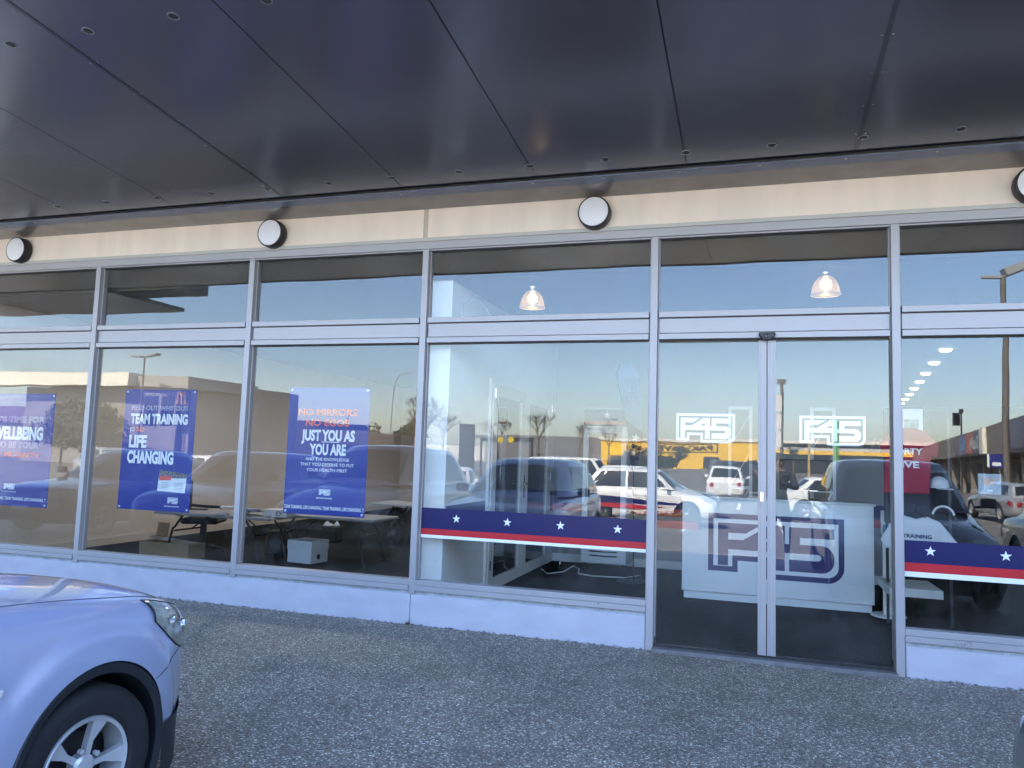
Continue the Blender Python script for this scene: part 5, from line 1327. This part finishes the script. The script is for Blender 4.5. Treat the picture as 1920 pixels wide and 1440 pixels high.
# traffic light, green banner post, white banner pole
t = empty('traffic_light', (15.3,-60,GZ), 0, 'traffic light head on its post mirrored above the shop row', 'traffic light')
b = MB(); b.tube([(.0,0,0),(0,0,6.2)],.06,8); b.lathe([(0,0),(.16,.02),(.16,.3),(0,.32)],Matrix.Translation((0,0,6.2)),12); b.build('post', DARKST, t)
b = MB(); b.box(-.55,-.12,-.15,.15,5.15,6.2)
for z in (5.35,5.68,6.0): b.obox((-.33,.25,z+.1),(.14,0,0),(0,.12,-.02),(0,0,.015))
b.build('signal_head', BLACK, t)
t = empty('banner_pole', (2.25,-60,GZ), 0, 'tall pole with stacked pale sign panels mirrored right of the door stile', 'pole')
b = MB(); b.tube([(0,0,0),(0,0,8.6)],.13,8); b.box(-.35,.35,-.15,.15,8.4,8.8); b.build('post', mat('lamp_brown',()), t)
for z in (3.2,4.7,6.2):
    b = MB(); b.box(-.55,-.02,.16,.24,z,z+1.25); b.build('sign_panel', mat('banner_pale',(.7,.66,.62),.5), t)
t = empty('green_post', (6.5,-60,GZ), 0, 'bright green sign post mirrored behind the right door sticker', 'post')
b = MB(); b.box(-.2,.2,-.12,.12,0,5.4); b.build('panel', mat('green_panel',(.10,.27,.05),.5), t, bevel=.02)
t = empty('timber_post', (4.2,-58,GZ), 0, 'slim ochre post mirrored left of the green one', 'post')
b = MB(); b.lathe([(.12,0),(.10,3.4),(.14,3.45),(0,3.6)],n=10); b.build('shaft', mat('ochre',(.5,.36,.14),.6), t)
t = empty('bus_stop_sign', (5.3,-34,GZ), 0, 'round pale sign on a dark wheelie bin mirrored over the desk', 'sign')
b = MB(); b.box(-1.1,1.0,-.3,.3,0,1.9); b.build('hoarding', mat('hoarding_dark',(.03,.03,.032),.6), t)
b = MB(); b.lathe([(.22,0),(.22,.03),(0,.03)],Matrix.Translation((-.2,.305,1.35))@Matrix.Rotation(-PI/2,4,'X'),18); b.build('disc', WHITEV, t)
# planter strip beside the striped suv
t = empty('planter', (-2.75,-15.9,zg(-15.9)), 0, 'low brick edged planter of small shrubs mirrored below the striped white suv', 'planter')
b = MB(); b.box(-1.7,1.35,-.5,.45,-.05,.16); b.build('brick_edge', mat('brick_red',(.28,.075,.04),.8,noise=.4,nscale=14), t, bevel=.03)
leaves('shrub', [((rnd.uniform(-1.6,1.3),rnd.uniform(-.35,.3),.24),rnd.uniform(.12,.22)) for k in range(26)], 1500, .045, LEAF, t, 9)
# bare winter trees
def bare_tree(seed, H, spread, lab, loc, leafy=0.):
    rnd = random.Random(seed)
    t = empty('bare_tree', loc, 0, lab, 'tree', 'winter trees beyond the car park')
    b = MB(); tips = []
    def grow(p, d, l, r, lev):
        q = p+d*l; m_ = p+d*l*.5+Vector((rnd.uniform(-1,1),rnd.uniform(-1,1),0))*l*.06
        b.tube([p,m_,q],[r,r*.85,r*.7],5 if lev < 2 else 3,cap=False)
        if lev >= 5: tips.append(q); return
        for k in range(rnd.choice((2,3,3)) if lev else 5):
            a = rnd.uniform(0,2*PI); s_ = rnd.uniform(.35,.8)*spread
            nd = (d+Vector((math.cos(a),math.sin(a),rnd.uniform(-.1,.35)))*s_).normalized()
            grow(q, nd, l*rnd.uniform(.66,.88), max(r*.62,.020), lev+1)
    b2 = MB(); b2.tube([(0,0,0),(0.05,0,H*.12),(0,.03,H*.24)],[.028*H,.022*H,.020*H],8); b2.build('trunk', mat('bark',()), t)
    grow(Vector((0,.03,H*.235)), Vector((0,0,1)), H*.17, .016*H, 0)
    b.build('crown', mat('twig_brown',(.17,.13,.09),.9), t, fix=False)
    return t
bt = [bare_tree(11,9.0,1.0,'wide bare tree mirrored right of the no mirrors poster',(-29.6,-60,GZ)),
      bare_tree(12,10.0,1.05,'bare tree mirrored through the right leaf of the partition door',(-26.8,-90,GZ)),
      bare_tree(13,8.6,.95,'bare tree mirrored left of the dark pylon sign',(-38.0,-85,GZ))]
def tcopy(src, loc, rz, sc, lab): return tag(dup(src, loc, rz, lab, scale=(sc,sc,sc)), lab)
tcopy(bt[0],(-33.5,-66,GZ),1.3,.9,'bare tree mirrored behind the tall curved lamp')
tcopy(bt[1],(-31.5,-88,GZ),2.2,.85,'bare tree mirrored right of the dark pylon sign')
tcopy(bt[2],(-22.3,-95,GZ),.7,.95,'bare tree mirrored left of the fridge')
tcopy(bt[0],(-22.5,-118,GZ),2.9,1.05,'bare tree mirrored in front of the yellow store, behind the fridge door')
tcopy(bt[1],(-45.5,-92,GZ),.2,.9,'bare tree mirrored through the white column')
tcopy(bt[2],(-36.5,-74,GZ),4.2,.8,'short bare tree mirrored behind the drive through canopy')
t = empty('evergreen_tree', (-47,-86,GZ), 0, 'dark evergreen mirrored through the lower half of the no mirrors poster', 'tree')
leaves('crown', [((rnd.uniform(-5,5),rnd.uniform(-2,2),rnd.uniform(2,4.6)),rnd.uniform(.9,1.7)) for k in range(18)], 2600, .26, mat('leaf_dark',(.035,.05,.02),.7,noise=.5,nscale=.8), t, 21)
b = MB(); b.tube([(0,0,0),(.1,0,3)],[.22,.1],7); b.build('trunk', mat('bark',()), t)
t = empty('spreading_tree', (-14,-110,GZ), 0, 'round dark tree mirrored in front of the yellow store', 'tree')
leaves('crown', [((rnd.uniform(-4.5,4.5),rnd.uniform(-2,2),rnd.uniform(1.2,3.2)-.0),rnd.uniform(.9,1.5)) for k in range(16)], 2400, .24, mat('leaf_dark',()), t, 22)
b = MB(); b.tube([(0,0,0),(0,0,2)],[.2,.12],7); b.build('trunk', mat('bark',()), t)
t = empty('palm_tree', (5.0,-100,GZ), 0, 'low spiky cabbage tree mirrored right of the banner pole', 'tree')
b = MB()
for k in range(70):
    a = rnd.uniform(0,2*PI); e_ = rnd.uniform(-.3,1.2); l = rnd.uniform(1.6,2.8); d = Vector((math.cos(a)*math.cos(e_),math.sin(a)*math.cos(e_),math.sin(e_))); q = Vector((0,0,3.0))
    s_ = d.cross(Vector((0,0,1))).normalized()*.09; b.add([q-s_,q+s_,q+d*l+Vector((0,0,-.3*l*.5))],[(0,1,2)])
b.build('crown', mat('leaf_dark',()), t, fix=False)
b = MB(); b.tube([(0,0,0),(0,0,3)],[.2,.16],7); b.build('trunk', mat('bark',()), t)
# distant hedge and rooftops along the horizon: one far mass
b = MB(); rnd2 = random.Random(44); x = -260
while x < 260:
    w_ = rnd2.uniform(6,16); h_ = rnd2.uniform(2.2,4.2); yb = -190-rnd2.uniform(0,25)
    n = 8
    b.prism([(x+w_*k/n, GZ+h_*(math.sin(PI*(k+.5)/(n+1))**.4)*rnd2.uniform(.8,1.05)) for k in range(n+1)]+[(x+w_,GZ),(x,GZ)],yb,yb-4); x += w_*.85
tag(b.build('distant_hedge', mat('hedge_far',(.06,.06,.035),.9,noise=.5,nscale=.5), fix=True), kind='stuff')
b = MB(); b.box(-80,-33,-175,-165,GZ,GZ+3.7); o = b.build('distant_shed', mat('shed_pale',(.6,.56,.5),.6)); tag(o, 'long pale shed roof mirrored on the horizon between the bare trees', 'shed')
b = MB(); b.box(2.5,30,-215,-200,GZ,GZ+6.4); o = b.build('distant_shed', mat('shed_pale',())); tag(o, 'pale shed mirrored on the horizon right of the yellow store', 'shed')

# ------------------------------------------------------------------ the photographer, mirrored in the door glass
def person():
    t = empty('person', (.42,-6.98,zg(-7)), 0, 'person in dark clothes holding a phone up, mirrored in the door glass', 'person')
    V = Vector; pts = []; rad = []; edges = []
    def add(p, r, par=None):
        pts.append(V(p)); rad.append(r); i = len(pts)-1
        if par is not None: edges.append((par,i))
        return i
    pel = add((0,0,.95),.15); wa = add((0,.01,1.10),.135,pel); ch = add((0,.0,1.30),.155,wa); sh = add((0,-.01,1.43),.12,ch); nk = add((0,.0,1.52),.055,sh); h0 = add((-.01,.02,1.60),.075,nk); h1 = add((-.015,.025,1.70),.098,h0); add((-.015,.015,1.78),.075,h1)
    for sx in (-1,1):
        hip = add((sx*.10,0,.88),.105,pel); kn = add((sx*.12,.015,.50),.062,hip); an = add((sx*.13,-.015,.09),.042,kn); to = add((sx*.15,.10,.035),.04,an); add((sx*.155,.19,.03),.032,to)
    # arms: the left one reaches forward and across with the phone, the right steadies it
    for sx, el, wr in ((-1,(-.34,.16,1.24),(-.40,.42,1.44)),(1,(.27,.22,1.22),(-.27,.40,1.42))):
        s0 = add((sx*.19,-.01,1.42),.065,sh); e0 = add(el,.045,s0); w0_ = add(wr,.028,e0); d = (V((-.42,.50,1.50))-V(wr)).normalized()
        pm = add(V(wr)+d*.06,.032,w0_); side = V((0,0,1)).cross(d).normalized()
        for k in range(4):
            o_ = (k-1.5)*.021; base = V(wr)+d*.095+V((0,0,o_)); r_ = .0095
            i = add(base,r_,pm); l = (.072,.082,.078,.06)[3-k]
            j = add(base+d*l*.5+side*sx*.004,r_*.95,i); add(base+d*l*.85-side*sx*.018*(-1),r_*.85,j)
        th = add(V(wr)+d*.045+V((0,-.01,.030)),.012,pm); add(V(wr)+d*.085+V((0,-.016,.052)),.0095,th)
    me = bpy.data.meshes.new('figure'); me.from_pydata([tuple(p) for p in pts], edges, [])
    o = bpy.data.objects.new('figure', me); COL.objects.link(o); o.parent = t
    sk = o.modifiers.new('k','SKIN'); sk.use_smooth_shade = True
    for i, v in enumerate(me.skin_vertices[0].data): v.radius = (rad[i],rad[i]*(.72 if i in (0,1,2,3) else 1)); v.use_root = (i == 0)
    s_ = o.modifiers.new('s','SUBSURF'); s_.levels = 2; s_.render_levels = 2
    apply_mods(o); me = o.data
    ms = [mat('skin_tone',(.50,.30,.22),.5), mat('dark_jumper',(.022,.025,.035),.85), mat('dark_trousers',(.018,.02,.028),.85), mat('dark_shoes',(.02,.02,.02),.5)]
    me.materials.clear()
    for m in ms: me.materials.append(m)
    for p in me.polygons:
        c = p.center; p.use_smooth = True
        if c.z < .10: p.material_index = 3
        elif c.z < .98: p.material_index = 2
        elif c.z > 1.51 and abs(c.x) < .15 and c.y < .2: p.material_index = 0
        elif c.y > .40: p.material_index = 0
        else: p.material_index = 1
    # face and hair
    b = MB()
    b.lathe([(0,-.012),(.012,-.006),(.016,.012),(.006,.035),(0,.04)], Matrix.Translation((-.015,.125,1.655)),10); b.build('nose', ms[0], t, smooth=True)
    for sx in (-1,1):
        b = MB(); b.lathe([(0,-.011),(.011,0),(0,.011)], Matrix.Translation((-.015+sx*.034,.108,1.695)),10); b.build('eye', BLACK, t, smooth=True)
        b = MB(); b.lathe([(0,-.03),(.018,-.01),(.022,.012),(0,.03)], Matrix.Translation((-.015+sx*.098,.01,1.675)),10); b.build('ear', ms[0], t, smooth=True)
    b = MB(); b.obox((-.015,.112,1.622),(.024,0,0),(0,.006,0),(0,0,.005)); b.build('mouth', mat('lip',(.35,.14,.12),.5), t, bevel=.002)
    b = MB(); M = Matrix.Translation((-.015,-.002,1.715))@Matrix.Diagonal((1,1.06,1,1)); b.lathe([(.108,-.045),(.112,.0),(.104,.045),(.07,.085),(0,.098)], M, 20); b.build('hair', mat('hair_brown',(.03,.02,.014),.6), t, smooth=True)
person()
t = empty('phone', (0.0,-6.4225,1.512), 0, 'dark phone held up by the mirrored person', 'phone')
b = MB(); b.box(-.075,.075,-.022,-.014,-.02,.055); b.build('phone_body', BLACK, t, bevel=.003)

# ------------------------------------------------------------------ light
SUN = Vector((-.35,.74,.81)).normalized()
el = math.asin(SUN.z); az = math.atan2(SUN.x, SUN.y)
sd = bpy.data.lights.new('sun','SUN'); sd.energy = 4.5; sd.angle = math.radians(.5); sd.color = (1,.93,.82)
so = bpy.data.objects.new('sun', sd); COL.objects.link(so); so.rotation_euler = (-SUN).to_track_quat('-Z','Y').to_euler()
W = bpy.data.worlds.new('World'); S.world = W; W.use_nodes = True; nt = W.node_tree
sky = nt.nodes.new('ShaderNodeTexSky'); sky.sky_type = 'NISHITA'; sky.sun_disc = False; sky.sun_elevation = el; sky.sun_rotation = az
sky.air_density = 1.0; sky.dust_density = 1.1; sky.ozone_density = 2.0; sky.altitude = 0
wb = nt.nodes.new('ShaderNodeMix'); wb.data_type = 'RGBA'; wb.blend_type = 'MULTIPLY'; wb.inputs[0].default_value = 1; wb.inputs[7].default_value = (.92,.93,.98,1)
nt.links.new(sky.outputs[0], wb.inputs[6]); nt.links.new(wb.outputs[2], nt.nodes['Background'].inputs['Color']); nt.nodes['Background'].inputs['Strength'].default_value = .15
# lights of the lit lamps, plus an added one deep in the left room
def area(x, y, z, e, r, c):
    l = bpy.data.lights.new('lamp_or_fill_light','AREA'); l.shape = 'DISK'; l.size = r; l.energy = e; l.color = c
    o = bpy.data.objects.new('lamp_or_fill_light', l); COL.objects.link(o); o.location = (x,y,z)
for x, y in ((2.54,5.34),(2.70,6.83),(2.87,8.32),(3.05,9.79)): area(x,y,3.17,.35,.14,(1,.95,.88))
area(-.9,2.5,3.10,.25,.5,(.95,.98,1))
area(-6.2,3.4,3.10,8,.6,(1,.97,.93)); area(-5.5,8,3.10,11,.6,(1,.97,.93))  # second light has no fitting, added to brighten the left room
for x, z in ((-2.01,2.945),(.593,2.985)):
    l = bpy.data.lights.new('bulb_light','POINT'); l.energy = .10; l.shadow_soft_size = .03; l.color = (1,.70,.28)
    o = bpy.data.objects.new('bulb_light', l); COL.objects.link(o); o.location = (x,.5,z+.01)

# ------------------------------------------------------------------ camera
yaw, pitch, roll = .3063, .0910, .0322
F = Vector((-math.sin(yaw)*math.cos(pitch), math.cos(yaw)*math.cos(pitch), math.sin(pitch)))
R = Vector((math.cos(yaw), math.sin(yaw), 0)); U = R.cross(F)
R2 = math.cos(roll)*R+math.sin(roll)*U; U2 = -math.sin(roll)*R+math.cos(roll)*U
cd = bpy.data.cameras.new('camera'); co = bpy.data.objects.new('camera', cd); COL.objects.link(co); S.camera = co
co.matrix_world = Matrix(((R2.x,U2.x,-F.x,0),(R2.y,U2.y,-F.y,-6.4186),(R2.z,U2.z,-F.z,1.55),(0,0,0,1)))
cd.sensor_fit = 'HORIZONTAL'; cd.sensor_width = 36; cd.lens = 1432.5857/1920*36; cd.clip_start = .01; cd.clip_end = 4000

S.view_settings.view_transform = 'Standard'; S.view_settings.look = 'None'; S.view_settings.exposure = 3.1; S.view_settings.gamma = 1
S.cycles.max_bounces = 10; S.cycles.transparent_max_bounces = 16; S.cycles.glossy_bounces = 6; S.cycles.diffuse_bounces = 4
S.cycles.caustics_reflective = False; S.cycles.caustics_refractive = False
S.cycles.sample_clamp_indirect = 6
S.cycles.use_denoising = True
try: S.cycles.denoiser = 'OPENIMAGEDENOISE'
except Exception: pass
